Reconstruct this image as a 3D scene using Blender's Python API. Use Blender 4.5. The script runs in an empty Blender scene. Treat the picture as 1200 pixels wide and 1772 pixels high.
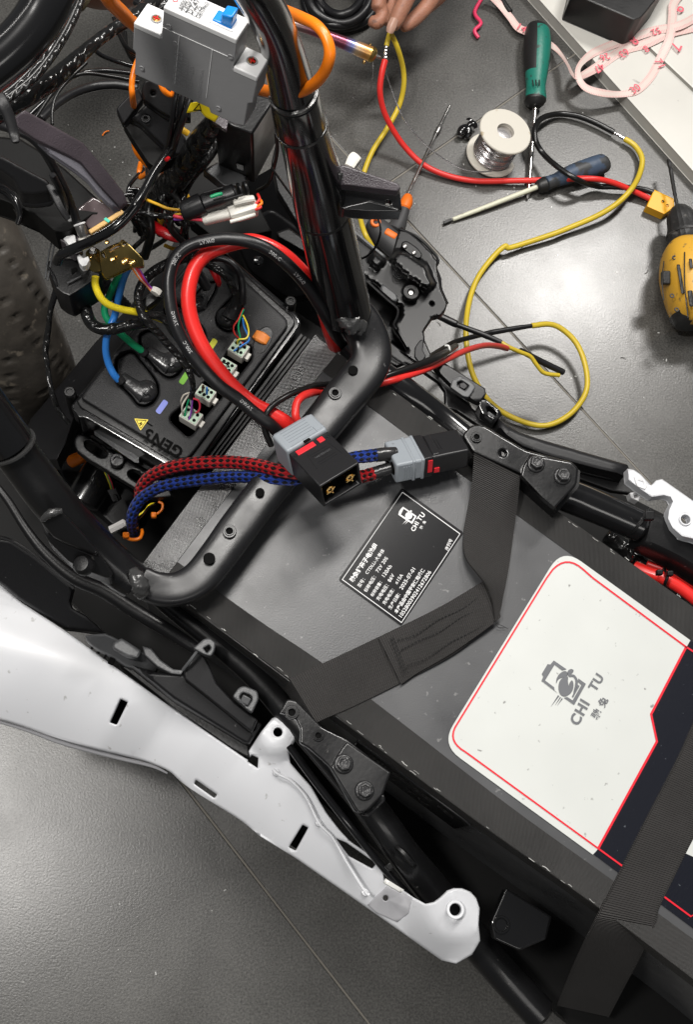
import bpy, bmesh, math, random
import numpy as np
from mathutils import Vector, Matrix, noise
from mathutils.geometry import delaunay_2d_cdt
random.seed(7)
SC = bpy.context.scene
COL = SC.collection
# ------------------------------------------------------------------ camera
FPX = 2078.0; CAMZ = 1.45
W0, H0, CX, CY = 1200.0, 1772.0, 600.0, 800.0
UP = Vector((220, 720, 2078)).normalized()
XA = (Vector((1, 0, 0)) - UP * UP.x).normalized()
YA = UP.cross(XA)
RW = Matrix((XA, YA, UP))                    # camera axes -> world axes
cam_d = bpy.data.cameras.new('camera'); cam = bpy.data.objects.new('camera', cam_d); COL.objects.link(cam)
cam_d.sensor_fit = 'VERTICAL'; cam_d.sensor_height = 24.0
cam_d.lens = FPX / H0 * 24.0
cam_d.shift_y = -(H0 / 2 - CY) / H0
cam_d.clip_start = 0.01; cam_d.clip_end = 100
cam.matrix_world = Matrix.Translation((0, 0, CAMZ)) @ RW.to_4x4()
cam_d.dof.use_dof = False
SC.camera = cam
SC.view_settings.view_transform = 'Standard'; SC.view_settings.look = 'None'
SC.view_settings.exposure = 0.0; SC.view_settings.gamma = 1.0
CAMP = Vector((0, 0, CAMZ))
def ray(x, y): return RW @ Vector(((x - CX) / FPX, -(y - CY) / FPX, -1.0))
def P(x, y, z):
    d = ray(x, y); return CAMP + d * ((z - CAMZ) / d.z)
def S(x, y, z):
    """metres per photo pixel at this point"""
    return ((z - CAMZ) / ray(x, y).z) / FPX
def Z(ox, oy, s, pts): return [(ox + p[0] / s, oy + p[1] / s) + tuple(p[2:]) for p in pts]
# ------------------------------------------------------------------ light
world = bpy.data.worlds.new('World'); SC.world = world; world.use_nodes = True
bg = world.node_tree.nodes['Background']; bg.inputs[0].default_value = (0.93, 0.96, 1.0, 1); bg.inputs[1].default_value = 0.10
def lamp(name, loc, target, sx, sy, power, col=(1, 0.97, 0.93), rot=0.0):
    l = bpy.data.lights.new(name, 'AREA'); l.shape = 'RECTANGLE'; l.size = sx; l.size_y = sy; l.energy = power; l.color = col
    o = bpy.data.objects.new(name, l); COL.objects.link(o); o.location = loc
    o.rotation_euler = ((Vector(target) - Vector(loc)).to_track_quat('-Z', 'Y').to_matrix() @ Matrix.Rotation(rot, 3, 'Z')).to_euler()
    return o
def mirror(x, y, z, h):
    d = ray(x, y); p = P(x, y, z); d = Vector((d.x, d.y, -d.z)); return p + d * ((h - z) / d.z)
LA = mirror(960, 500, 0, 2.7); LB = mirror(-45, 1400, 0, 2.7); print('LAMPS', LA, LB)
lamp('fill_lamp', LA, (LA.x*.3, LA.y*.3, 0), 0.62, 0.30, 50, rot=0.9)
lamp('fill_lamp', LB, (LB.x*.3, LB.y*.3, 0), 0.26, 0.22, 32, rot=0.9)
LC = (mirror(310, 880, .42, 2.7) + mirror(520, 640, .42, 2.7) + mirror(420, 1010, .42, 2.7)) / 3
lamp('fill_lamp', LC, (0, .2, 0), 1.05, 0.34, 44, rot=0.8)
lamp('fill_lamp', (-1.6, 1.3, 2.6), (0, 0, 0.3), 1.5, 0.06, 5, rot=0.5)
lamp('fill_lamp', (0.5, -1.6, 2.7), (0, 0, 0.3), 1.6, 0.4, 8, rot=0.2)  # added broad fill, raised to brighten the side panel
# ------------------------------------------------------------------ materials
MATS = {}
def nt(m):
    m.use_nodes = True; t = m.node_tree; return t, t.nodes['Principled BSDF']
def rgba(c): return (c[0], c[1], c[2], 1)
def mat(name, col, rough=0.5, metal=0.0, bump=None, var=None, coat=0, spec=0.5, dirt=None, rvar=None, sss=0, alpha=1, trans=0):
    """bump=(scale,strength) noise bump; var=(scale,amount) colour noise; dirt=(scale,colour,threshold)"""
    if name in MATS: return MATS[name]
    m = bpy.data.materials.new(name); t, b = nt(m); N = t.nodes; L = t.links
    b.inputs['Base Color'].default_value = rgba(col); b.inputs['Roughness'].default_value = rough
    b.inputs['Metallic'].default_value = metal; b.inputs['Coat Weight'].default_value = coat; b.inputs['Coat Roughness'].default_value = 0.12
    b.inputs['Specular IOR Level'].default_value = spec
    if sss: b.inputs['Subsurface Weight'].default_value = sss; b.inputs['Subsurface Radius'].default_value = (0.01, 0.004, 0.002); b.inputs['Subsurface Scale'].default_value = 1
    if trans: b.inputs['Transmission Weight'].default_value = trans
    tc = N.new('ShaderNodeTexCoord'); co = tc.outputs['Object']
    def nz(sc, det=4):
        n = N.new('ShaderNodeTexNoise'); n.inputs['Scale'].default_value = sc; n.inputs['Detail'].default_value = det; L.new(co, n.inputs['Vector']); return n
    cur = None
    if var:
        n = nz(var[0]); mr = N.new('ShaderNodeMapRange'); mr.inputs['From Min'].default_value = 0.3; mr.inputs['From Max'].default_value = 0.7
        mr.inputs['To Min'].default_value = 1 - var[1]; mr.inputs['To Max'].default_value = 1 + var[1]; L.new(n.outputs['Fac'], mr.inputs['Value'])
        vm = N.new('ShaderNodeVectorMath'); vm.operation = 'SCALE'; vm.inputs[0].default_value = col; L.new(mr.outputs[0], vm.inputs['Scale']); cur = vm.outputs[0]
    if dirt:
        n = nz(dirt[0], 6); mr = N.new('ShaderNodeMapRange'); mr.inputs['From Min'].default_value = dirt[2]; mr.inputs['From Max'].default_value = dirt[2] + 0.06; L.new(n.outputs['Fac'], mr.inputs['Value'])
        mx = N.new('ShaderNodeMix'); mx.data_type = 'RGBA'; L.new(mr.outputs[0], mx.inputs[0]); mx.inputs[7].default_value = rgba(dirt[1])
        if cur: L.new(cur, mx.inputs[6])
        else: mx.inputs[6].default_value = rgba(col)
        cur = mx.outputs[2]
    if cur: L.new(cur, b.inputs['Base Color'])
    if rvar:
        n = nz(rvar[0]); mr = N.new('ShaderNodeMapRange'); mr.inputs['From Min'].default_value = 0.35; mr.inputs['From Max'].default_value = 0.65
        mr.inputs['To Min'].default_value = rough - rvar[1]; mr.inputs['To Max'].default_value = rough + rvar[1]; L.new(n.outputs['Fac'], mr.inputs['Value']); L.new(mr.outputs[0], b.inputs['Roughness'])
    if bump:
        n = nz(bump[0], 3); bp = N.new('ShaderNodeBump'); bp.inputs['Strength'].default_value = bump[1]; bp.inputs['Distance'].default_value = 0.001
        L.new(n.outputs['Fac'], bp.inputs['Height']); L.new(bp.outputs[0], b.inputs['Normal'])
    MATS[name] = m; return m
def uvmath(t, expr_nodes):  # small helper: returns sockets u, v
    N = t.nodes; L = t.links; uv = N.new('ShaderNodeUVMap'); sp = N.new('ShaderNodeSeparateXYZ'); L.new(uv.outputs[0], sp.inputs[0]); return sp.outputs[0], sp.outputs[1]
def mth(t, op, a, b=None, c=None):
    n = t.nodes.new('ShaderNodeMath'); n.operation = op
    for i, s in enumerate((a, b, c)):
        if s is None: continue
        if isinstance(s, (int, float)): n.inputs[i].default_value = s
        else: t.links.new(s, n.inputs[i])
    return n.outputs[0]
def mixc(t, f, a, b):
    n = t.nodes.new('ShaderNodeMix'); n.data_type = 'RGBA'; t.links.new(f, n.inputs[0])
    for i, s in ((6, a), (7, b)):
        if isinstance(s, tuple): n.inputs[i].default_value = rgba(s)
        else: t.links.new(s, n.inputs[i])
    return n.outputs[2]
def bumpit(t, b, h, strength, dist=0.001):
    n = t.nodes.new('ShaderNodeBump'); n.inputs['Strength'].default_value = strength; n.inputs['Distance'].default_value = dist
    t.links.new(h, n.inputs['Height']); t.links.new(n.outputs[0], b.inputs['Normal'])
def weave_mat(name, col, rough, fu, fv, strength, spec=0.5, metal=0, var=(30, .25), thr=None, rv=0.12, nb=0.6, ns=120):
    m = bpy.data.materials.new(name); t, b = nt(m); u, v = uvmath(t, None)
    b.inputs['Specular IOR Level'].default_value = spec; b.inputs['Metallic'].default_value = metal
    su = mth(t, 'SINE', mth(t, 'MULTIPLY', u, fu)); h = su
    if fv: h = mth(t, 'MULTIPLY', su, mth(t, 'SINE', mth(t, 'MULTIPLY', v, fv)))
    tc = t.nodes.new('ShaderNodeTexCoord'); n = t.nodes.new('ShaderNodeTexNoise'); n.inputs['Scale'].default_value = var[0]; n.inputs['Detail'].default_value = 5
    t.links.new(tc.outputs['Object'], n.inputs['Vector'])
    n2 = t.nodes.new('ShaderNodeTexNoise'); n2.inputs['Scale'].default_value = ns; n2.inputs['Detail'].default_value = 4; t.links.new(tc.outputs['Object'], n2.inputs['Vector'])
    k = mth(t, 'MULTIPLY_ADD', n.outputs['Fac'], var[1] * 3, 1 - var[1] * 1.5)
    k = mth(t, 'MULTIPLY', k, mth(t, 'MULTIPLY_ADD', h, 0.22, 0.9))
    vm = t.nodes.new('ShaderNodeVectorMath'); vm.operation = 'SCALE'; vm.inputs[0].default_value = col; t.links.new(k, vm.inputs['Scale'])
    t.links.new(vm.outputs[0], b.inputs['Base Color'])
    t.links.new(mth(t, 'MULTIPLY_ADD', n.outputs['Fac'], rv * 4, rough - rv * 2), b.inputs['Roughness'])
    bumpit(t, b, mth(t, 'ADD', mth(t, 'MULTIPLY', h, 0.5), mth(t, 'MULTIPLY', n2.outputs['Fac'], nb)), strength)
    MATS[name] = m; return m
# ------------------------------------------------------------------ geometry builder
class G:
    def __init__(s): s.wn = False; s.v = []; s.f = []; s.uv = []      # uv per face corner (parallel to f)
    def add(s, v, f, uv=None):
        o = len(s.v); s.v += [Vector(p) for p in v]
        for i, q in enumerate(f):
            s.f.append([k + o for k in q]); s.uv.append(uv[i] if uv else None)
        return s
    def join(s, *gs):
        for g in gs: s.add(g.v, g.f, g.uv); s.wn = s.wn or g.wn
        return s
def woff(p):
    o = Vector((0, 0, 0))
    while p is not None: o = o + p.location; p = p.parent
    return o
def obj(name, g, m, parent=None, sharp=38, bevel=0, kind=None, seg=2, loc=None, mats=None, fmat=None):
    if isinstance(g, (list, tuple)): gg = G(); gg.join(*g); g = gg
    me = bpy.data.meshes.new(name)
    if parent is None:
        if loc is None:
            xs = [p.x for p in g.v]; ys = [p.y for p in g.v]; zs = [p.z for p in g.v]
            loc = Vector(((min(xs) + max(xs)) / 2, (min(ys) + max(ys)) / 2, min(zs)))
        off = loc
    else: off = woff(parent)
    me.from_pydata([p - off for p in g.v], [], g.f); me.update()
    if any(u is not None for u in g.uv):
        ul = me.uv_layers.new(name='UVMap')
        for p in me.polygons:
            u = g.uv[p.index]
            if u is not None:
                for k, li in enumerate(p.loop_indices): ul.data[li].uv = u[k]
    for x in (mats or [m]): me.materials.append(x)
    if fmat: me.polygons.foreach_set('material_index', fmat)
    me.polygons.foreach_set('use_smooth', [True] * len(me.polygons))
    try: me.set_sharp_from_angle(angle=math.radians(sharp))
    except Exception: pass
    me.validate()
    o = bpy.data.objects.new(name, me); COL.objects.link(o)
    if parent is None: o.location = loc
    else: o.parent = parent
    if bevel:
        b = o.modifiers.new('bevel', 'BEVEL'); b.width = bevel; b.segments = seg; b.limit_method = 'ANGLE'; b.angle_limit = math.radians(40); b.harden_normals = False
    if g.wn: w = o.modifiers.new('weighted_normal', 'WEIGHTED_NORMAL'); w.keep_sharp = True; w.weight = 100
    if kind: o['kind'] = kind
    return o
def tag(o, label, cat, group=None):
    o['label'] = label; o['category'] = cat
    if group: o['group'] = group
    return o
def thing(name, label, cat, loc, group=None):
    o = bpy.data.objects.new(name, None); COL.objects.link(o); o.location = loc; o.empty_display_size = 0.02
    return tag(o, label, cat, group)
def catmull(pts, sub):
    out = []; n = len(pts)
    if n == 2:
        return [pts[0] * (1 - k / sub) + pts[1] * (k / sub) for k in range(sub + 1)]
    for i in range(n - 1):
        p0 = pts[max(i - 1, 0)]; p1 = pts[i]; p2 = pts[i + 1]; p3 = pts[min(i + 2, n - 1)]
        if i == 0: p0 = p1 * 2 - p2
        if i == n - 2: p3 = p2 * 2 - p1
        for k in range(sub):
            t = k / sub; t2 = t * t; t3 = t2 * t
            out.append(((p1 * 2) + (p2 - p0) * t + (p0 * 2 - p1 * 5 + p2 * 4 - p3) * t2 + (p1 * 3 - p0 - p2 * 3 + p3) * t3) * 0.5)
    out.append(pts[-1].copy()); return out
class Path:
    """smooth path through photo-located points; keeps centre, radius, frame"""
    def __init__(s, pts, r, sub=8, world=False, up=None, smooth=True):
        n = len(pts); rr = [r] * n if isinstance(r, (int, float)) else list(r)
        if len(rr) != n: rr = list(np.interp(np.linspace(0, 1, n), np.linspace(0, 1, len(rr)), rr))
        if world: w = [Vector(p) for p in pts]; rad = rr
        else: w = [P(*p) for p in pts]; rad = [a * S(*p) for a, p in zip(rr, pts)]
        q = [Vector((p.x, p.y, p.z, a)) for p, a in zip(w, rad)]
        q = catmull(q, sub) if smooth else q
        s.c = [Vector(a[:3]) for a in q]; s.r = [max(a[3], 1e-5) for a in q]
        s.t = []
        for i in range(len(q)):
            d = s.c[min(i + 1, len(q) - 1)] - s.c[max(i - 1, 0)]; s.t.append(d.normalized() if d.length > 0 else Vector((1, 0, 0)))
        s.n = []; u = up or Vector((0, 0, 1))
        if up is None:
            t0 = s.t[0]; a = Vector((0, 0, 1)) if abs(t0.z) < 0.9 else Vector((1, 0, 0)); nn = (a - t0 * a.dot(t0)).normalized()
            for t_ in s.t: nn = (nn - t_ * nn.dot(t_)).normalized(); s.n.append(nn)
        else:
            for t_ in s.t: s.n.append((u - t_ * u.dot(t_)).normalized())
        s.L = [0]
        for i in range(1, len(q)): s.L.append(s.L[-1] + (s.c[i] - s.c[i - 1]).length)
    def at(s, d):
        d = min(max(d, 0), s.L[-1]); i = int(np.searchsorted(s.L, d, side='right')) - 1; i = min(i, len(s.c) - 2)
        k = (d - s.L[i]) / max(s.L[i + 1] - s.L[i], 1e-9)
        return s.c[i].lerp(s.c[i + 1], k), s.t[i], s.n[i], s.r[i] * (1 - k) + s.r[i + 1] * k
def tube(p, n=12, sq=1.0, sw=1.0, rf=None, caps=True, roll=0.0, power=2.0, cham=0.25):
    """sweep path p; sq scales along the normal, sw sideways; rf(s, v) radius factor; power>2 squarer section"""
    g = G(); m = len(p.c); vs = []; fs = []; uv = []
    rings = []
    def ring(c, t, nn, r, s_, k=1.0):
        b = t.cross(nn); idx = []
        for j in range(n):
            a = 2 * math.pi * j / n + roll; ca, sa = math.cos(a), math.sin(a)
            f = 1.0
            if power != 2: f = (abs(ca) ** power + abs(sa) ** power) ** (-1.0 / power)
            q = r * k * f * (rf(s_, j / n) if rf else 1.0)
            idx.append(len(vs)); vs.append(c + nn * (ca * q * sq) + b * (sa * q * sw))
        return idx
    if caps:
        e = p.r[0] * cham
        rings.append((ring(p.c[0] - p.t[0] * 0, p.t[0], p.n[0], p.r[0], 0, 1 - cham), 0.0))
        for i in range(m):
            c = p.c[i]
            if i == 0: c = c + p.t[0] * min(e, (p.c[1] - p.c[0]).length * .5)
            if i == m - 1: c = c - p.t[-1] * min(p.r[-1] * cham, (p.c[-1] - p.c[-2]).length * .5)
            rings.append((ring(c, p.t[i], p.n[i], p.r[i], p.L[i]), p.L[i]))
        rings.append((ring(p.c[-1], p.t[-1], p.n[-1], p.r[-1], p.L[-1], 1 - cham), p.L[-1]))
    else:
        for i in range(m): rings.append((ring(p.c[i], p.t[i], p.n[i], p.r[i], p.L[i]), p.L[i]))
    for i in range(len(rings) - 1):
        a, la = rings[i]; b, lb = rings[i + 1]
        for j in range(n):
            k = (j + 1) % n; fs.append([a[j], a[k], b[k], b[j]]); uv.append([(la, j / n), (la, (j + 1) / n), (lb, (j + 1) / n), (lb, j / n)])
    if caps:
        fs.append(list(reversed(rings[0][0]))); uv.append([(0, 0)] * n); fs.append(list(rings[-1][0])); uv.append([(0, 0)] * n)
    return g.add(vs, fs, uv)
def cable(pts, r, n=12, sub=8, **k): return tube(Path(pts, r, sub), n, **k)
def lathe(origin, axis, prof, n=24, ref=None):
    """prof = [(along, radius)] in metres"""
    a = Vector(axis).normalized(); r0 = ref or (Vector((1, 0, 0)) if abs(a.x) < 0.8 else Vector((0, 1, 0))); u = (r0 - a * r0.dot(a)).normalized(); w = a.cross(u)
    vs = []; fs = []; uv = []
    for d, r in prof:
        for j in range(n):
            q = 2 * math.pi * j / n; vs.append(Vector(origin) + a * d + (u * math.cos(q) + w * math.sin(q)) * max(r, 1e-5))
    for i in range(len(prof) - 1):
        for j in range(n):
            k = (j + 1) % n; fs.append([i * n + j, i * n + k, (i + 1) * n + k, (i + 1) * n + j])
            uv.append([(prof[i][0], j / n), (prof[i][0], (j + 1) / n), (prof[i + 1][0], (j + 1) / n), (prof[i + 1][0], j / n)])
    if prof[0][1] > 1e-4: fs.append([j for j in reversed(range(n))]); uv.append([(0, 0)] * n)
    if prof[-1][1] > 1e-4: fs.append([(len(prof) - 1) * n + j for j in range(n)]); uv.append([(0, 0)] * n)
    return G().add(vs, fs, uv)
def ringg(origin, axis, rin, rout, h, n=24, c=0.2):
    e = min(h, rout - rin) * c
    g = lathe(origin, axis, [(0, rin), (0, rout), (h - e, rout), (h, rout - e), (h, rin + e), (h - e, rin), (0, rin)], n); g.f = g.f[:len(g.f) - 2]; g.uv = g.uv[:len(g.uv) - 2]
    return g
def boxg(c, ax, ay, az, sx, sy, sz):
    c = Vector(c); ax = Vector(ax).normalized() * sx / 2; ay = Vector(ay).normalized() * sy / 2; az = Vector(az).normalized() * sz / 2
    v = [c + ax * i + ay * j + az * k for k in (-1, 1) for j in (-1, 1) for i in (-1, 1)]
    f = [[0, 2, 3, 1], [4, 5, 7, 6], [0, 1, 5, 4], [2, 6, 7, 3], [0, 4, 6, 2], [1, 3, 7, 5]]
    if ax.cross(ay).dot(az) < 0: f = [q[::-1] for q in f]
    return G().add(v, f)
def beamg(p0, p1, w, h, up=(0, 0, 1), roll=0):
    d = p1 - p0; t = d.normalized(); u = Vector(up); u = (u - t * u.dot(t)).normalized(); s = t.cross(u)
    if roll: q = Matrix.Rotation(roll, 3, t); u = q @ u; s = q @ s
    return boxg((p0 + p1) / 2, t, s, u, d.length, w, h)
EX = (P(802, 921.7, .42) - P(695, 1081, .42)).normalized()     # across the battery
EY = UPW = None
EX.z = 0; EX.normalize(); EZ = Vector((0, 0, 1)); EY = EZ.cross(EX)
def uvof(p): return (p.dot(EX), p.dot(EY))
def inpoly(x, y, poly):
    x = np.asarray(x); y = np.asarray(y); c = np.zeros(x.shape, bool); n = len(poly)
    for i in range(n):
        x0, y0 = poly[i]; x1, y1 = poly[(i + 1) % n]
        if y0 == y1: continue
        c ^= ((y0 > y) != (y1 > y)) & (x < (x1 - x0) * (y - y0) / (y1 - y0) + x0)
    return c
def dist(x, y, polys):
    d = np.full(np.shape(x), 1e9)
    for poly in polys:
        n = len(poly)
        for i in range(n):
            ax, ay = poly[i]; bx, by = poly[(i + 1) % n]; dx, dy = bx - ax, by - ay; l = dx * dx + dy * dy + 1e-12
            t = np.clip(((x - ax) * dx + (y - ay) * dy) / l, 0, 1); d = np.minimum(d, np.hypot(x - ax - t * dx, y - ay - t * dy))
    return d
def area(p): return sum(p[i][0] * p[(i + 1) % len(p)][1] - p[(i + 1) % len(p)][0] * p[i][1] for i in range(len(p))) / 2
def rnd(pts, r, n=5):
    """round the corners of a polygon; r one radius or a list"""
    out = []; m = len(pts)
    for i in range(m):
        p = Vector(pts[i][:2]); a = Vector(pts[i - 1][:2]) - p; b = Vector(pts[(i + 1) % m][:2]) - p
        q = r[i] if isinstance(r, (list, tuple)) else r
        if q <= 0: out.append((p.x, p.y)); continue
        q = min(q, a.length * .48, b.length * .48); A = p + a.normalized() * q; B = p + b.normalized() * q
        for k in range(n + 1): t = k / n; c = A * (1 - t) ** 2 + p * 2 * t * (1 - t) + B * t * t; out.append((c.x, c.y))
    return out
def circ(x, y, r, n=16, ky=1.0): return [(x + r * math.cos(2 * math.pi * k / n), y + r * ky * math.sin(2 * math.pi * k / n)) for k in range(n)]
def smoothpoly(pts, sub=5, closed=True):
    q = [Vector((p[0], p[1], 0)) for p in pts]
    if closed: q = [q[-1]] + q + [q[0], q[1]]; c = catmull(q, sub)[sub:-sub - 0]; c = c[:len(pts) * sub]
    else: c = catmull(q, sub)
    return [(p.x, p.y) for p in c]
def plane(a, b, c):
    A = np.array([[a[0], a[1], 1], [b[0], b[1], 1], [c[0], c[1], 1]], float); k = np.linalg.solve(A, np.array([a[2], b[2], c[2]]))
    return lambda x, y: k[0] * x + k[1] * y + k[2]
def sheet(outer, z, t, holes=(), edge=(2.0, 0.0008), grid=None, down=None, zt=None):
    """solid plate whose upper face covers the outline (photo px) at height z (number or function); t thick"""
    outer = [(float(p[0]), float(p[1])) for p in outer]; holes = [[(float(a), float(b)) for a, b in h] for h in holes]
    if area(outer) < 0: outer = outer[::-1]
    zf = z if callable(z) else (lambda x, y: x * 0 + z)
    polys = [outer] + holes; w = edge[0] if edge else 0
    def resamp(p, st):
        o = []
        for i in range(len(p)):
            a = p[i]; b = p[(i + 1) % len(p)]; d = math.hypot(b[0] - a[0], b[1] - a[1]); k = max(1, int(d / st))
            for j in range(k): o.append((a[0] + (b[0] - a[0]) * j / k, a[1] + (b[1] - a[1]) * j / k))
        return o
    if grid: polys = [resamp(p, min(grid, 6)) for p in polys]
    elif edge: polys = [resamp(p, max(5.0, 2.2 * edge[0])) for p in polys]
    pts = []; edges = []
    for p in polys:
        o = len(pts); pts += p; edges += [(o + i, o + (i + 1) % len(p)) for i in range(len(p))]
    nb = len(pts); ix = []
    if w:
        for p in polys:
            for i in range(len(p)):
                a = p[i - 1]; b = p[i]; c = p[(i + 1) % len(p)]
                tx, ty = c[0] - a[0], c[1] - a[1]; l = math.hypot(tx, ty) + 1e-9
                for f in (.12, .45, 1.0, 1.4):
                    for sg in (1, -1): ix.append((b[0] - ty / l * w * f * sg, b[1] + tx / l * w * f * sg, w * f))
    if grid:
        xs = [p[0] for p in outer]; ys = [p[1] for p in outer]; j = 0; y = min(ys) + grid * .37
        while y < max(ys):
            x = min(xs) + grid * (.3 + .5 * (j % 2))
            while x < max(xs): ix.append((x, y, max(w * 1.05, grid * .35))); x += grid
            y += grid * .87; j += 1
    if ix:
        A = np.array(ix); ok = inpoly(A[:, 0], A[:, 1], polys[0])
        for h in polys[1:]: ok &= ~inpoly(A[:, 0], A[:, 1], h)
        ok &= dist(A[:, 0], A[:, 1], polys) > A[:, 2] * .88
        last = {}
        for q in A[ok]:
            key = (round(q[0] / .35), round(q[1] / .35))
            if key in last: continue
            last[key] = 1; pts.append((q[0], q[1]))
    r = delaunay_2d_cdt([Vector(p) for p in pts], edges, [], 0, 1e-4)
    V = np.array([(p.x, p.y) for p in r[0]]); F = [list(f) for f in r[2]]
    cen = np.array([V[f].mean(axis=0) for f in F]); ok = inpoly(cen[:, 0], cen[:, 1], polys[0])
    for h in polys[1:]: ok &= ~inpoly(cen[:, 0], cen[:, 1], h)
    F = [f for f, k in zip(F, ok) if k]
    zz = np.array([float(zf(a, b)) for a, b in V])
    if w:
        d = dist(V[:, 0], V[:, 1], polys); k = np.clip((w - d) / w, 0, 1); zz = zz - edge[1] * (1 - np.sqrt(np.clip(1 - k * k, 0, 1)))
    top = [P(V[i, 0], V[i, 1], zz[i]) for i in range(len(V))]
    dn = Vector(down) if down is not None else Vector((0, 0, -1))
    cnt = {}
    for i, f in enumerate(F):
        p = [V[k] for k in f]
        if area(p) > 0: F[i] = f = f[::-1]      # photo y runs down: make faces look up
        for k in range(len(f)): cnt[(f[k], f[(k + 1) % len(f)])] = 1
    n = len(V); bot = [q + dn * t for q in top]; fs = [f for f in F]; 
    if t > 0:
        fs += [[k + n for k in reversed(f)] for f in F]
        fs += [[b, a, a + n, b + n] for (a, b) in cnt if (b, a) not in cnt]
    vs = top + (bot if t > 0 else [])
    uv = [[uvof(vs[k]) for k in f] for f in fs]
    g = G().add(vs, fs, uv); g.wn = True; return g
def ribbon(pairs, t, sub=6, across=4, sag=0.0):
    """band between left/right photo points ((xl,yl,zl),(xr,yr,zr)); t thick"""
    L = catmull([P(*a) for a, b in pairs], sub); R = catmull([P(*b) for a, b in pairs], sub); m = len(L)
    vs = []; uvv = []; s = 0; 
    for i in range(m):
        if i: s += ((L[i] + R[i]) / 2 - (L[i - 1] + R[i - 1]) / 2).length
        tt = ((L[min(i + 1, m - 1)] + R[min(i + 1, m - 1)]) - (L[max(i - 1, 0)] + R[max(i - 1, 0)])).normalized()
        nn = tt.cross(R[i] - L[i]).normalized(); nn = nn if nn.z >= 0 or abs(nn.z) < .02 else -nn
        for side in (0, 1):
            for k in range(across + 1):
                f = k / across; p = L[i].lerp(R[i], f) + nn * (sag * math.sin(math.pi * f)) - nn * (t * side); vs.append(p); uvv.append((s, f * (R[i] - L[i]).length))
    c = 2 * (across + 1); fs = []
    for i in range(m - 1):
        for k in range(across):
            a = i * c + k; fs.append([a, a + 1, a + 1 + c, a + c]); b = a + across + 1; fs.append([b, b + c, b + 1 + c, b + 1])
        a = i * c; b = a + across + 1; fs.append([a, a + c, b + c, b]); a += across; b += across; fs.append([a, b, b + c, a + c])
    for i in (0, m - 1):
        for k in range(across): a = i * c + k; fs.append([a, a + 1, a + across + 2, a + across + 1])
    return G().add(vs, fs, [[uvv[k] for k in f] for f in fs])
_tc = {}
def textmesh(s, bold=0.0, sp=1.0):
    k = (s, bold, sp)
    if k not in _tc:
        cu = bpy.data.curves.new('lettering', 'FONT'); cu.body = s; cu.size = 1; cu.offset = bold; cu.resolution_u = 3; cu.space_character = sp; cu.extrude = 0
        o = bpy.data.objects.new('lettering', cu); COL.objects.link(o); dg = bpy.context.evaluated_depsgraph_get(); dg.update()
        me = bpy.data.meshes.new_from_object(o.evaluated_get(dg)); vs = [v.co.copy() for v in me.vertices]; fs = [list(p.vertices) for p in me.polygons]
        bpy.data.objects.remove(o); bpy.data.curves.remove(cu); bpy.data.meshes.remove(me)
        x0 = min(v.x for v in vs); x1 = max(v.x for v in vs); _tc[k] = ([(v.x - x0, v.y) for v in vs], fs, x1 - x0)
    return _tc[k]
def text(s, a, b, z, h=None, lift=0.0004, bold=0.012, sp=1.0, up=None, stretch=1.0):
    """text from photo px a to photo px b (baseline) lying on a level at height z (or world points if z is None)"""
    V, F, w = textmesh(s, bold, sp); A = P(a[0], a[1], z) if z is not None else a; B = P(b[0], b[1], z) if z is not None else b
    ex = B - A; k = ex.length / w; ex.normalize(); n = up or Vector((0, 0, 1)); n = (n - ex * n.dot(ex)).normalized(); ey = n.cross(ex)
    return G().add([A + ex * (x * k) + ey * (y * k * stretch) + n * lift for x, y in V], F)
def text_on(p, s, start, size, ang=0.0, flip=1, bold=0.01, side=None):
    """text wrapped on a cable path: starts at arclength start, letter height size"""
    V, F, w = textmesh(s, bold, 1.15); out = []
    for x, y in V:
        c, t, n, r = p.at(start + flip * x * size); u = (CAMP - c).normalized(); u = (u - t * u.dot(t)).normalized(); b = u.cross(t) * flip
        q = ang + (y - .36) * size / r; out.append(c + (u * math.cos(q) + b * (-math.sin(q))) * (r * 1.02))
    return G().add(out, [f[::-1] for f in F])
CR = RW @ Vector((1, 0, 0)); CD = RW @ Vector((0, -1, 0)); CF = RW @ Vector((0, 0, -1))   # image right / down / into the picture
def hexbolt(x, y, z, r, parent, m, ax=None, stamp=True, rot=0.0):
    s = S(x, y, z); R = r * s; ax = ax or Vector((0, 0, 1)); c = P(x, y, z)
    g = lathe(c, ax, [(0, R * 1.28), (R * .12, R * 1.28), (R * .3, R * 1.12), (R * .32, R * .9)], 28)
    u = (CR - ax * CR.dot(ax)).normalized(); u = Matrix.Rotation(rot, 3, ax) @ u
    h = lathe(c + ax * R * .2, ax, [(0, R), (R * .72, R), (R * .84, R * .88), (R * .84, R * .62), (R * .76, R * .56), (R * .74, 0.0001)], 6, ref=u)
    return obj('bolt', [g, h], m, parent, sharp=25, bevel=R * .05)
def nutring(x, y, z, r, parent, m, hole=None, ax=None, name='rivet_nut'):
    s = S(x, y, z); c = P(x, y, z); ax = ax or Vector((0, 0, 1))
    o = obj(name, [ringg(c - ax * r * s * .1, ax, r * s * .58, r * s, r * s * .35, 24), ringg(c + ax * r * s * .2, ax, r * s * .5, r * s * .72, r * s * .22, 20)], m, parent, sharp=30)
    obj('bore', lathe(c - ax * r * s * .1, ax, [(0, r * s * .55), (r * s * .12, r * s * .55)], 20), MATS['hole'], o)
    return o
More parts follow.
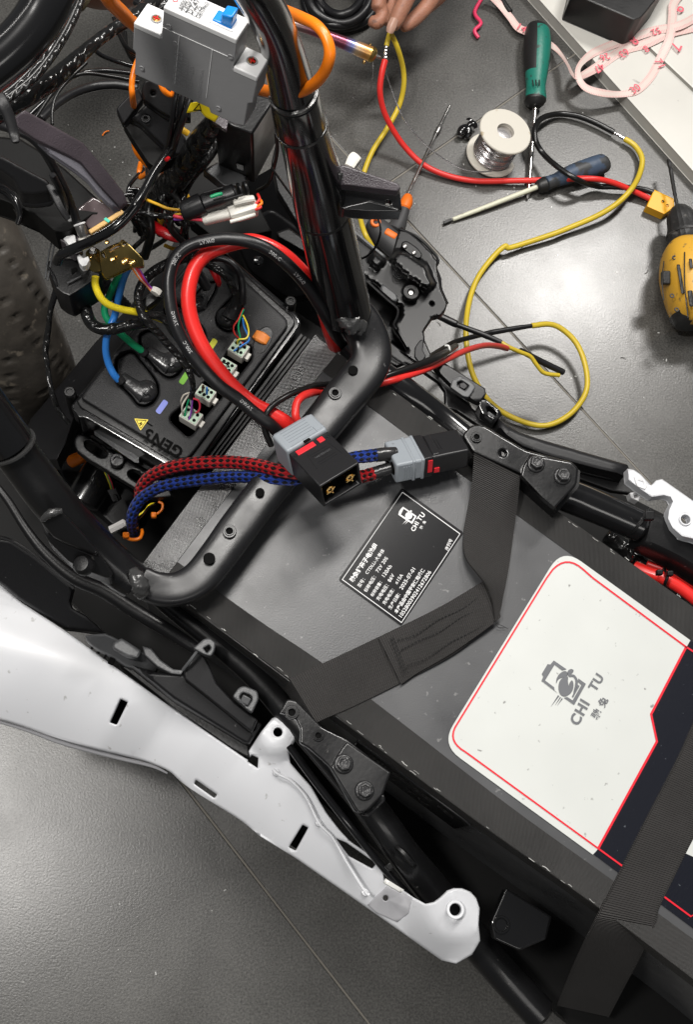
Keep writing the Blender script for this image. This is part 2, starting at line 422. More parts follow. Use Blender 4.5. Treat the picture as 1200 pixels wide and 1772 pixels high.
# ------------------------------------------------------------------ the materials of the place
K = mat
K('hole', (.004, .004, .004), .9, spec=.1)
K('frame_black', (.007, .007, .0075), .30, spec=.38, bump=(260, .10), rvar=(14, .10), coat=.25, dirt=(130, (.10, .095, .09), .70))
K('gloss_black', (.006, .006, .0065), .16, bump=(60, .06), rvar=(9, .06), coat=.5)
K('weld', (.07, .07, .07), .27, bump=(170, 1.0), metal=.5, coat=.4)
K('satin_grey_paint', (.010, .010, .011), .33, spec=.45, bump=(300, .05), rvar=(20, .08), dirt=(110, (.12, .12, .12), .69))
K('plastic_black', (.006, .006, .0065), .42, spec=.38, bump=(500, .15), rvar=(12, .12), dirt=(150, (.07, .07, .07), .72))
K('fairing_plastic', (.006, .006, .0065), .34, spec=.38)
K('breaker_emboss', (.36, .36, .37), .48)
K('plastic_dark', (.009, .009, .010), .45, spec=.38, bump=(900, .15), dirt=(220, (.11, .11, .11), .70))
K('plastic_grey', (.075, .077, .08), .42, bump=(600, .3))
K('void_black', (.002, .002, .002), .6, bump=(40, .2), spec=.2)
K('controller_shell', (.011, .011, .012), .46, spec=.38, bump=(1100, .5), dirt=(260, (.10, .10, .10), .69))
K('rubber_boot', (.022, .022, .023), .27, bump=(90, 1.1), rvar=(30, .12))
K('white_paint', (.64, .65, .675), .34, rvar=(7, .06), bump=(30, .04), coat=.1, dirt=(110, (.42, .42, .42), .685), var=(5, .03))
K('white_tab', (.66, .66, .67), .38, bump=(60, .08))
K('inner_white', (.44, .44, .46), .5)
K('battery_grey', (.060, .061, .064), .34, bump=(700, .10), var=(9, .10), rvar=(16, .08), dirt=(170, (.15, .15, .15), .675))
K('sticker_white', (.55, .565, .545), .34, var=(8, .03), dirt=(150, (.22, .22, .21), .675), rvar=(15, .06))
K('sticker_navy', (.007, .008, .013), .26, bump=(800, .15), dirt=(300, (.08, .09, .1), .70))
K('red_line', (.66, .015, .03), .35)
K('label_black', (.007, .007, .008), .20, spec=.3, bump=(30, .03), dirt=(260, (.08, .08, .08), .70))
K('print_white', (.72, .72, .72), .5)
K('print_grey', (.115, .12, .13), .5)
K('print_pale', (.42, .42, .42), .5)
K('engraved', (.0015, .0015, .0015), .8, spec=.1)
K('red_silicone', (.72, .022, .018), .34, bump=(40, .1), coat=.15, var=(12, .06))
K('red_wire', (.70, .03, .025), .36, var=(12, .05))
K('black_silicone', (.008, .008, .009), .36, bump=(160, .15), rvar=(20, .08))
K('black_wire', (.007, .007, .007), .30, bump=(90, .2))
K('blue_wire', (.03, .20, .62), .35, var=(20, .05)); K('green_wire', (.01, .34, .14), .35, var=(20, .05)); K('yellow_wire', (.78, .62, .02), .36, var=(20, .05))
K('yellow_floor_wire', (.60, .44, .03), .38, var=(14, .10)); K('orange_wire', (.85, .20, .008), .33, bump=(50, .15), var=(10, .05))
K('pink_wire', (.75, .05, .09), .4); K('purple_wire', (.26, .06, .42), .4); K('brown_wire', (.13, .045, .02), .4); K('white_wire', (.65, .6, .52), .45)
K('red_tape', (.50, .008, .012), .3, bump=(120, .8))
K('yellow_loom', (.72, .40, .02), .42, bump=(60, .3))
K('connector_grey', (.25, .275, .30), .45, bump=(300, .15), var=(14, .05), dirt=(120, (.14, .14, .15), .70))
K('connector_black', (.010, .010, .011), .38, bump=(500, .05), dirt=(190, (.06, .06, .06), .71))
K('connector_white', (.62, .60, .55), .45, bump=(100, .1), dirt=(80, (.35, .32, .28), .69))
K('connector_green', (.42, .56, .43), .5, bump=(200, .2))
K('red_plastic', (.62, .02, .03), .4)
K('gold', (.80, .53, .20), .22, metal=1, rvar=(40, .1)); K('zinc_yellow', (.42, .31, .11), .27, metal=1, bump=(90, .1), rvar=(26, .12), var=(20, .3))
K('steel', (.62, .61, .59), .24, metal=1, rvar=(60, .1)); K('steel_dull', (.42, .41, .40), .40, metal=1, bump=(200, .3))
K('solder', (.62, .60, .60), .25, metal=1, bump=(160, .15), var=(60, .2))
K('bolt_black', (.024, .024, .025), .34, bump=(260, .6), metal=.2, dirt=(240, (.12, .12, .12), .66))
K('breaker_white', (.74, .74, .74), .42, bump=(200, .06)); K('breaker_grey', (.27, .27, .275), .48, bump=(200, .12), var=(12, .05)); K('toggle_blue', (.01, .21, .62), .3)
K('slab_white', (.60, .585, .54), .42, var=(6, .08), bump=(40, .12), dirt=(42, (.36, .34, .31), .675))
K('spool_white', (.60, .57, .50), .42, sss=.0, dirt=(50, (.40, .33, .22), .66)); K('green_ink', (.02, .42, .08), .5)
K('handle_green', (.012, .17, .125), .42, bump=(260, .3), dirt=(110, (.03, .06, .05), .63)); K('handle_black', (.013, .013, .013), .45, bump=(200, .3))
K('handle_blue', (.05, .075, .12), .5, bump=(160, .5), dirt=(40, (.04, .042, .045), .48)); K('shaft_pale', (.66, .66, .52), .4, dirt=(80, (.4, .38, .3), .6))
K('handle_grey', (.045, .045, .047), .55, bump=(300, .2)); K('handle_orange', (.80, .16, .01), .5)
K('drill_yellow', (.66, .36, .035), .42, bump=(120, .25), dirt=(60, (.20, .13, .05), .63)); K('drill_black', (.018, .018, .018), .5, bump=(300, .4), dirt=(60, (.08, .075, .07), .62))
K('xt_yellow', (.85, .42, .01), .4)
K('tape_ink', (.72, .12, .16), .6)
K('skin', (.36, .165, .105), .52, bump=(420, .5), var=(60, .12), dirt=(70, (.20, .10, .07), .62), sss=.15); K('nail', (.47, .28, .21), .32)
K('cloth_khaki', (.20, .16, .09), .9, bump=(800, .8))
K('tyre_rubber', (.050, .044, .037), .40, bump=(220, .3), var=(50, .3), dirt=(60, (.14, .12, .095), .62), rvar=(15, .12))
K('plum_paint', (.058, .047, .055), .34, bump=(900, .5), coat=.2, var=(40, .12)); K('plum_light', (.17, .165, .19), .32, bump=(900, .4))
K('clear_plastic', (.10, .075, .078), .12, coat=.6, bump=(30, .1), var=(12, .4)); K('amber_edge', (.62, .38, .13), .35, coat=.3); K('teal_mark', (.05, .50, .36), .4)
K('warning_yellow', (.78, .60, .01), .4); K('mark_blue', (.20, .24, .66), .5); K('mark_green', (.16, .42, .03), .5); K('mark_lime', (.60, .60, .03), .5); K('button_orange', (.72, .22, .035), .5, bump=(300, .3))
K('pink_wirebit', (.72, .04, .12), .4)
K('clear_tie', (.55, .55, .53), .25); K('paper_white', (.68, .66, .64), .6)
weave_mat('silver_tape', (.14, .14, .14), .30, 3400, 3400, .35, spec=.7, metal=.7, var=(30, .8), rv=.14, nb=1.6, ns=40)
weave_mat('cloth_tape', (.026, .025, .024), .40, 4600, 4600, .5, spec=.5, metal=.15, var=(16, .4), rv=.10, nb=1.3, ns=70)
weave_mat('webbing', (.032, .030, .029), .62, 3400, 0, .85, spec=.35, var=(26, .2), rv=.05, nb=.5, ns=500)
# glossy tape wrapped round a loom: wrinkles across the run
def wrap_mat(name, col, rough, fu, strength):
    m = bpy.data.materials.new(name); t, b = nt(m); u, v = uvmath(t, None); b.inputs['Base Color'].default_value = rgba(col); b.inputs['Roughness'].default_value = rough
    tc = t.nodes.new('ShaderNodeTexCoord'); n = t.nodes.new('ShaderNodeTexNoise'); n.inputs['Scale'].default_value = 80; n.inputs['Detail'].default_value = 1.5; t.links.new(tc.outputs['Object'], n.inputs['Vector'])
    ph = mth(t, 'ADD', mth(t, 'MULTIPLY', u, fu), mth(t, 'ADD', mth(t, 'MULTIPLY', v, 12.566), mth(t, 'MULTIPLY', n.outputs['Fac'], 10)))
    h = mth(t, 'ADD', mth(t, 'SINE', ph), mth(t, 'MULTIPLY', n.outputs['Fac'], 2.0)); bumpit(t, b, h, strength, .0012); MATS[name] = m
wrap_mat('taped_loom', (.010, .010, .010), .20, 420, .5)
wrap_mat('taped_loom_fine', (.010, .010, .010), .24, 800, .5)
def braid_mat(name, c1, c2, ang=8):
    m = bpy.data.materials.new(name); t, b = nt(m); u, v = uvmath(t, None)
    a = mth(t, 'SINE', mth(t, 'ADD', mth(t, 'MULTIPLY', u, 480), mth(t, 'MULTIPLY', v, 2 * math.pi * 4))); c = mth(t, 'SINE', mth(t, 'SUBTRACT', mth(t, 'MULTIPLY', u, 480), mth(t, 'MULTIPLY', v, 2 * math.pi * 4)))
    f = mth(t, 'MULTIPLY', a, c); k = mth(t, 'MULTIPLY_ADD', f, 6, 1.1); k = mth(t, 'MINIMUM', mth(t, 'MAXIMUM', k, 0), 1)
    fine = mth(t, 'SINE', mth(t, 'ADD', mth(t, 'MULTIPLY', u, 9000), mth(t, 'MULTIPLY', v, 300)))
    t.links.new(mixc(t, k, c1, c2), b.inputs['Base Color']); b.inputs['Roughness'].default_value = .38
    bumpit(t, b, mth(t, 'ADD', mth(t, 'ABSOLUTE', f), mth(t, 'MULTIPLY', fine, .25)), .9, .0012); MATS[name] = m
braid_mat('braid_red', (.010, .010, .010), (.50, .015, .02)); braid_mat('braid_blue', (.010, .010, .012), (.02, .055, .33))
def tile_mat():
    m = bpy.data.materials.new('stone_tile'); t, b = nt(m); tc = t.nodes.new('ShaderNodeTexCoord')
    def nz(s, d=4, r=.6):
        n = t.nodes.new('ShaderNodeTexNoise'); n.inputs['Scale'].default_value = s; n.inputs['Detail'].default_value = d; n.inputs['Roughness'].default_value = r; t.links.new(tc.outputs['Object'], n.inputs['Vector']); return n.outputs['Fac']
    a = nz(400, 3); c = nz(7, 5); d = nz(900, 2)
    k = mth(t, 'MULTIPLY_ADD', a, 2.4, -.2); k = mth(t, 'MULTIPLY', k, mth(t, 'MULTIPLY_ADD', c, .9, .55)); st = nz(3.1, 9, .7); k = mth(t, 'MULTIPLY', k, mth(t, 'MULTIPLY_ADD', st, 1.0, .5))
    vm = t.nodes.new('ShaderNodeVectorMath'); vm.operation = 'SCALE'; vm.inputs[0].default_value = (.076, .074, .069); t.links.new(k, vm.inputs['Scale']); 
    sp = nz(95, 5); mr = t.nodes.new('ShaderNodeMapRange'); mr.inputs['From Min'].default_value = .69; mr.inputs['From Max'].default_value = .73; t.links.new(sp, mr.inputs['Value'])
    t.links.new(mixc(t, mth(t, 'MULTIPLY', mr.outputs[0], .6), vm.outputs[0], (.3, .29, .28)), b.inputs['Base Color'])
    c2 = nz(2.2, 8); t.links.new(mth(t, 'ADD', mth(t, 'MULTIPLY_ADD', c, .14, .10), mth(t, 'MULTIPLY', c2, .24)), b.inputs['Roughness']); b.inputs['Specular IOR Level'].default_value = .6
    bumpit(t, b, mth(t, 'ADD', a, mth(t, 'MULTIPLY', d, .35)), .14, .0010); MATS['tile'] = m
tile_mat()
K('grout', (.20, .185, .16), .8, bump=(200, .5))
def rainbow():
    m = bpy.data.materials.new('heat_tinted_steel'); t, b = nt(m); u, v = uvmath(t, None); r = t.nodes.new('ShaderNodeValToRGB'); e = r.color_ramp.elements
    e[0].position = 0; e[0].color = (.30, .24, .22, 1); e[1].position = 1; e[1].color = (.75, .45, .12, 1)
    for p, c in ((.25, (.30, .10, .13)), (.62, (.26, .07, .11)), (.72, (.25, .30, .60)), (.78, (.75, .55, .35)), (.88, (.70, .35, .12))): x = e.new(p); x.color = rgba(c)
    t.links.new(mth(t, 'MULTIPLY', u, 1 / .118), r.inputs[0]); t.links.new(r.outputs[0], b.inputs['Base Color']); b.inputs['Metallic'].default_value = .8; b.inputs['Roughness'].default_value = .3; MATS['rainbow'] = m
rainbow()
def measure():
    m = bpy.data.materials.new('tailor_tape'); t, b = nt(m); u, v = uvmath(t, None)
    fr = mth(t, 'FRACT', mth(t, 'MULTIPLY', u, 400)); tick = mth(t, 'LESS_THAN', fr, .35)
    lo = mth(t, 'LESS_THAN', v, .0028); hi = mth(t, 'GREATER_THAN', v, .0092); e = mth(t, 'MAXIMUM', lo, hi); f = mth(t, 'MULTIPLY', mth(t, 'MULTIPLY', tick, e), .55)
    t.links.new(mixc(t, f, (.66, .55, .50), (.70, .12, .15)), b.inputs['Base Color']); b.inputs['Roughness'].default_value = .45; MATS['tailor_tape'] = m
measure()
M = MATS
# ------------------------------------------------------------------ floor of square stone tiles
floor = bpy.data.objects.new('floor', None); COL.objects.link(floor); floor['kind'] = 'structure'; floor.location = (0, 0, 0)
def floor_tiles():
    D = (P(1140, 850, 0) - P(760, 440, 0)).normalized(); ang = math.atan2(D.y, D.x); NB = Vector((-D.y, D.x, 0))
    offB = P(760, 440, 0).dot(NB); offA = P(800, 229, 0).dot(D); g = .0009; T = .702; L = 1.404
    for i in range(-3, 4):
        for j in range(-2, 3):
            n0 = offB + i * T; d0 = offA + j * L
            c = NB * (n0 + T / 2) + D * (d0 + L / 2); c.z = -.006 + random.uniform(-.0002, .0002)
            obj('tile', boxg(c, D, NB, (0, 0, 1), L - g * 2, T - g * 2, .012), M['tile'], floor, bevel=.0012)
    obj('grout', boxg((0, .4, -.0068), D, NB, (0, 0, 1), 9, 9, .012), M['grout'], floor)
floor_tiles()
# ------------------------------------------------------------------ white slabs, box, tailor's tape
def slabs():
    a = obj('white_slab', sheet([(897, -40), (1085, -40), (1083, 48), (1330, 282), (1330, 437), (1200, 297)], .022, .021, edge=(3, .003)), M['slab_white'])
    tag(a, 'off-white slab with a scuffed top, its long edge beside the yellow drill', 'slab')
    b = obj('white_slab', sheet([(1088, -40), (1500, -40), (1500, 440), (1333, 279), (1086, 46)], .0212, .0202, edge=(3, .003)), M['slab_white'])
    tag(b, 'off-white slab in the top right corner under the crossing tape loops', 'slab')
    c = obj('black_box', sheet(rnd([(990, -10), (1098, 36), (1112, 30), (1148, -14), (1190, -90), (1010, -90)], 4), (.079), .056, edge=(3, .003)), M['plastic_black'])
    tag(c, 'black plastic-wrapped box standing on the white slab', 'box')
slabs()
def bandpairs(c):
    out = []; n = len(c)
    for i in range(n):
        a = c[max(i - 1, 0)]; b = c[min(i + 1, n - 1)]; d = math.hypot(b[0] - a[0], b[1] - a[1]) or 1; nx, ny = -(b[1] - a[1]) / d, (b[0] - a[0]) / d
        w = c[i][3] / 2; zz = c[i][4] if len(c[i]) > 4 else c[i][2]
        out.append(((c[i][0] - nx * w, c[i][1] - ny * w, c[i][2]), (c[i][0] + nx * w, c[i][1] + ny * w, zz)))
    return out
def tailor():
    h = .0235; c = [(846, -12, .02, 12), (866, 8, .012, 12), (884, 30, .01, 12), (897, 47, .01, 13), (915, 56, .011, 13), (955, 78, .012, 10), (972, 94, .016, 6, .024), (984, 112, .022, 4, .034), (992, 128, .03, 5, .04), (1002, 133, h, 10, .034),
         (1033, 117, h, 16), (1077, 88, h, 16), (1120, 75, h, 16), (1160, 57, h + .001, 16), (1215, 43, h, 16), (1262, 26, h, 14), (1240, -6, h, 14), (1196, -20, h + .002, 15), (1168, 4, h + .004, 15), (1165, 30, h + .004, 15), (1160, 66, h + .004, 15), (1143, 103, h, 15), (1127, 133, h, 15), (1103, 156, h, 14), (1073, 163, h, 11), (1040, 160, .031, 13), (1014, 151, .033, 12), (1002, 133, .035, 11),
         (1004, 113, .032, 9), (1027, 92, h, 14), (1067, 75, h, 15), (1093, 66, h, 15), (1133, 53, h, 15), (1177, 44, h + .005, 15), (1215, 24, h, 15)]
    r = thing('measuring_tape', 'pink and white tailor tape with red numbers looped on the white slabs', 'tape measure', P(1080, 90, .028))
    obj('band', ribbon(bandpairs(c), .0006, sub=7, across=2), M['tailor_tape'], r, sharp=60)
    for s, a, b in (('26', (1052, 92), (1037, 97)), ('63', (1083, 84), (1070, 92)), ('8', (1119, 79), (1112, 82)), ('47', (1040, 109), (1026, 119)), ('8', (1094, 61), (1086, 68)), ('52', (1140, 48), (1126, 53)), ('71', (1133, 106), (1141, 118)), ('30', (1098, 163), (1111, 154)), ('9', (1166, 8), (1164, 18)), ('7', (1163, 72), (1158, 82)), ('14', (895, 50), (908, 57))):
        obj('number', text(s, a, b, .0252 if a[0] > 1000 else .0125, lift=.0012, bold=.01), M['tape_ink'], r)
tailor()
# ------------------------------------------------------------------ tools on the floor
def green_driver():
    r = thing('screwdriver', 'screwdriver with a green and black handle leaning by the white slab', 'screwdriver', P(927, 150, 0))
    p = Path([(931, 40, .022), (931, 48, .022), (931, 70, .022), (930, 100, .021), (929, 128, .020), (928, 150, .020), (928, 168, .019), (927, 176, .018)], [8, 19, 23.5, 23, 19.5, 17, 18.5, 17.5], 4)
    g = tube(p, 28, sq=.9); fm = []
    for u in g.uv:
        s = sum(a[0] for a in u) / len(u) / p.L[-1]; v = sum(a[1] for a in u) / len(u) if len(u) < 6 else 0; v = (v + .5) % 1 - .5
        fm.append(1 if (.64 < s < .96) or (.10 < s <= .64 and abs(v - (-.07)) < .085 + .05 * s) else 0)
    obj('handle', g, None, r, mats=[M['handle_black'], M['handle_green']], fmat=fm)
    obj('collar', cable([(927, 172, .018), (927, 184, .016)], [19, 15], 24, 2), M['handle_black'], r)
    for k in range(3): obj('grip_rib', cable([(922 + k * 6, 138, .0385 - abs(k - 1) * .0015), (924 + k * 5, 148, .0375 - abs(k - 1) * .0015)], 1.2, 6, 2), M['handle_black'], r)
    obj('shaft', cable([(927, 182, .016), (915, 336, .005)], 4.3, 14, 4), M['steel'], r)
    obj('tip', cable([(915, 334, .005), (914.5, 341, .004), (914, 345, .004)], [4.3, 3, 1], 6, 2), M['steel_dull'], r)
green_driver()
def blue_driver():
    r = thing('screwdriver', 'worn blue-grey screwdriver with a pale shaft lying under the red wire', 'screwdriver', P(980, 305, 0))
    obj('handle', cable([(1052, 279, .016), (1044, 283, .016), (1020, 291, .017), (990, 301, .016), (962, 312, .014), (945, 318, .014)], [10, 17, 17.5, 16, 12, 12.5], 24, 5), M['handle_blue'], r)
    obj('collar', cable([(947, 318, .013), (930, 324, .012)], [14, 11], 24, 3), M['handle_black'], r)
    obj('shaft', cable([(932, 323, .012), (850, 355, .009), (784, 380, .005)], [4.6, 4.3, 3.6], 12, 3), M['shaft_pale'], r)
    obj('tip', boxg(P(775, 383.5, .004), P(766, 387, .004) - P(785, 379.5, .004), EZ, P(775, 390, .004) - P(772, 377, .004), .013, .004, .005), M['handle_black'], r, bevel=.001)
blue_driver()
def bent_driver():
    r = thing('ratchet_driver', 'long thin ratchet driver with a bent grey and orange handle behind the fairing', 'screwdriver', P(665, 410, 0))
    obj('blade', cable([(779, 183, .004), (759, 224, .006), (703, 343, .024)], [2.4, 2.8, 2.8], 10, 4), M['steel'], r)
    obj('blade_collar', cable([(763, 216, .006), (760, 223, .006), (756, 231, .007)], [3, 5, 3.4], 12, 3), M['steel_dull'], r)
    obj('chuck', cable([(707, 338, .026), (704, 350, .028), (699, 362, .03)], [7, 11, 10], 20, 4), M['handle_orange'], r)
    obj('handle', [cable([(702, 356, .028), (694, 380, .028), (682, 402, .026)], [9, 12, 18], 20, 5), cable([(640, 384, .026), (652, 394, .027), (668, 410, .027), (688, 430, .026), (702, 446, .026)], [12, 19, 21, 20, 12], 24, 5)], M['handle_grey'], r)
    obj('pivot_ring', ringg(P(650, 386, .040), EZ + XA * .1, .0034, .0072, .004), M['handle_orange'], r)
    obj('switch', cable([(668, 399, .043), (686, 410, .042)], 6.5, 16, 3, sq=.5), M['handle_orange'], r)
bent_driver()
def iron():
    r = thing('soldering_iron', 'heat-tinted soldering iron touching the bare wire joint', 'soldering iron', P(600, 75, .08))
    p = Path([(506, 42, .13), (540, 52, .125), (570, 64, .12), (610, 80, .112), (648, 96, .105)], [9, 9, 10, 12, 13.5], 5)
    obj('barrel', tube(p, 24), M['rainbow'], r)
    obj('end_cap', cable([(640, 92.5, .107), (650, 97, .105)], [14.3, 13], 24, 2), M['zinc_yellow'], r)
    obj('tip', cable([(648, 95, .105), (657, 99, .103), (663, 102, .101)], [4.2, 3.4, .8], 14, 3), M['steel_dull'], r)
    for x, y in ((640, 80), (631, 106)): obj('screw', lathe(P(x, y, .107), P(x, y, .107) - P(636, 92, .107), [(0, .0022), (.003, .0022), (.004, .001)], 10), M['gold'], r)
iron()
def spool():
    r = thing('solder_spool', 'white spool of solder wire standing on the tiled floor', 'spool', P(852, 267, 0)); o = P(852, 267, .004); a = (P(875, 228, .056) - o); H = a.length; a.normalize(); R = .0375
    fl = lambda d, k: [(d, .0125), (d, R - .0012), (d + .0012, R), (d + .003, R), (d + .0042, R - .0012), (d + .0042, .0125), (d, .0125)]
    def ann(pr): g = lathe(o, a, pr, 48); g.f = g.f[:-2]; g.uv = g.uv[:-2]; return g
    obj('flange', ann(fl(-.004, 0)), M['spool_white'], r, sharp=30); obj('flange', ann(fl(H - .002, 0)), M['spool_white'], r, sharp=30)
    obj('hub', ann([(0, .0125), (0, .016), (H, .016), (H, .0125), (0, .0125)]), M['spool_white'], r)
    pr = []; n = 34
    for k in range(n * 4 + 1): d = .002 + (H - .006) * k / (n * 4); pr.append((d, .0275 + .0009 * abs(math.sin(math.pi * k / 4)) + .0016 * math.sin(k * .11) * math.sin(k * .05 + 1)))
    obj('solder_winding', lathe(o, a, pr, 40), M['solder'], r, sharp=80)
    for k in range(5):
        u = (Vector((1, 0, 0)) - a * a.x).normalized(); w = a.cross(u); d0 = .006 + .007 * k; tl = .15 * math.sin(k * 2.3)
        obj('loose_strand', tube(Path([o + a * (d0 + .004 * math.sin(q + k) + .002 * math.sin(2 * q)) + (u * math.cos(q) + w * math.sin(q)) * .0293 for q in [2 * math.pi * i / 24 for i in range(25)]], .0005, 2, world=True), 6, caps=False), M['solder'], r)
    obj('ink_ring', ringg(P(870, 236, .0015), EZ, .006, .0072, .0006, 20), M['green_ink'], r)
    t = obj('solder_strand', cable([(667, 122, .09), (680, 160, .07), (702, 210, .05), (742, 255, .03), (790, 288, .02), (826, 297, .018), (852, 296, .02)], 1.3, 6, 8), M['solder']); tag(t, 'thin strand of solder running from the spool to the wire joint', 'solder wire')
    t = obj('solder_strand', cable([(645, 104, .10), (646, 125, .06), (643, 150, .03), (638, 176, .004)], 1.0, 6, 6), M['solder']); tag(t, 'short strand of solder hanging beside the soldering iron tip', 'solder wire')
spool()
def drill():
    r = thing('cordless_drill', 'worn yellow and black cordless drill lying at the right edge', 'drill', P(1190, 470, 0)); z = .045
    obj('drill_bit', cable([(1158, 276, .035), (1163, 300, .037), (1169, 336, .04), (1176, 368, .043)], [3.6, 3.4, 3.2, 3.6], 8, 6, rf=lambda s, v: 1 + .25 * math.sin(s * 500 + v * 12.566)), M['drill_black'], r)
    g = tube(Path([(1176, 356, z), (1179, 372, z), (1184, 392, z), (1187, 408, z), (1189, 418, z), (1191, 432, z)], [10, 23, 27, 31, 31, 36], 4), 48, rf=lambda s, v: 1 + (.03 if math.sin(v * 2 * math.pi * 24) > 0 else 0)); obj('chuck', g, M['drill_black'], r, sharp=25)
    obj('chuck_collar', cable([(1187, 404, z), (1188, 412, z)], [33, 33], 40, 2), M['drill_black'], r)
    obj('body', cable([(1190, 424, z), (1193, 440, z + .002), (1200, 470, z + .004), (1206, 505, z + .004), (1212, 540, z + .004), (1216, 560, z + .003)], [30, 46, 55, 54, 47, 30], 40, 6, power=2.6), M['drill_yellow'], r)
    obj('motor_cap', cable([(1200, 540, z), (1206, 562, z)], [42, 34], 30, 3), M['drill_black'], r)
    for a, b, k in (((1175, 458, .083), (1183, 508, .084), 3.2), ((1196, 448, .094), (1198, 464, .094), 3), ((1195, 503, .094), (1199, 530, .09), 5)): obj('vent', cable([a, b], k, 8, 3, sq=.5), M['drill_black'], r)
    obj('direction_switch', boxg(P(1153, 481, .066), CR, CD, CF, .011, .018, .012), M['drill_black'], r, bevel=.002)
    for a, b in (((1150, 452, .070), (1150, 520, .070)), ((1186, 436, .088), (1192, 550, .088))): obj('shell_seam', cable([a, ((a[0] + b[0]) / 2 - 3, (a[1] + b[1]) / 2, a[2] + .004), b], 1.1, 6, 6), M['drill_black'], r)
    obj('torque_ring', cable([(1190, 428, z), (1192, 436, z)], [39, 44], 40, 2), M['drill_yellow'], r); obj('front_rib', cable([(1192, 438, z), (1193, 442, z)], [47, 48], 40, 2), M['drill_black'], r)
    for x, y in ((1164, 512), (1172, 536), (1168, 446)): obj('case_screw', [ringg(P(x, y, .078), EZ, .0016, .0032, .001, 14)], M['drill_black'], r)
    obj('battery_pack', sheet(rnd([(1236, 430), (1330, 420), (1340, 560), (1240, 565)], 10), .07, .068, edge=(5, .006)), M['drill_black'], r)
    obj('handle', cable([(1215, 490, .05), (1260, 492, .045)], [32, 30], 24, 4), M['drill_yellow'], r)
drill()
# ------------------------------------------------------------------ wires on the floor
def one(name, pts, r, m, label, cat, group=None, **k): return tag(obj(name, cable(pts, r, **k), M[m]), label, cat, group)
def debris():
    rr = random.Random(3); g = G()
    for k in range(70):
        x = rr.uniform(560, 1190) if k < 48 else rr.uniform(100, 240); y = rr.uniform(60, 700) if k < 48 else rr.uniform(200, 330)
        if k > 60: x = rr.uniform(0, 400); y = rr.uniform(1400, 1740)
        s = rr.uniform(.0006, .0016); a = rr.uniform(0, 3.14); ax = Vector((math.cos(a), math.sin(a), 0)); g.join(boxg(P(x, y, .0004), ax, EZ.cross(ax), EZ, s * rr.uniform(1, 2.5), s, .0006))
    obj('dust_flakes', g, M['clear_tie'], None, kind='stuff')
    for k, (x, y, a) in enumerate(((1010, 620, .3), (905, 425, 1.2), (760, 560, 2.2), (1120, 470, .8), (1080, 620, 2.9), (612, 172, 1.9))):
        c = P(x, y, .0012); d = Vector((math.cos(a), math.sin(a), 0)) * .004
        tag(obj('wire_clipping', tube(Path([c - d, c + Vector((d.y, -d.x, 0)) * .3, c + d], .0004, 4, world=True), 6), M['steel_dull']), ['bright wire clipping inside the yellow loop', 'bright wire clipping below the kink of the yellow wire', 'bright wire clipping beside the black fairing', 'bright wire clipping left of the drill', 'bright wire clipping right of the yellow loop', 'bright wire clipping below the soldering iron'][k], 'wire clipping', 'wire clippings scattered on the floor')
debris()
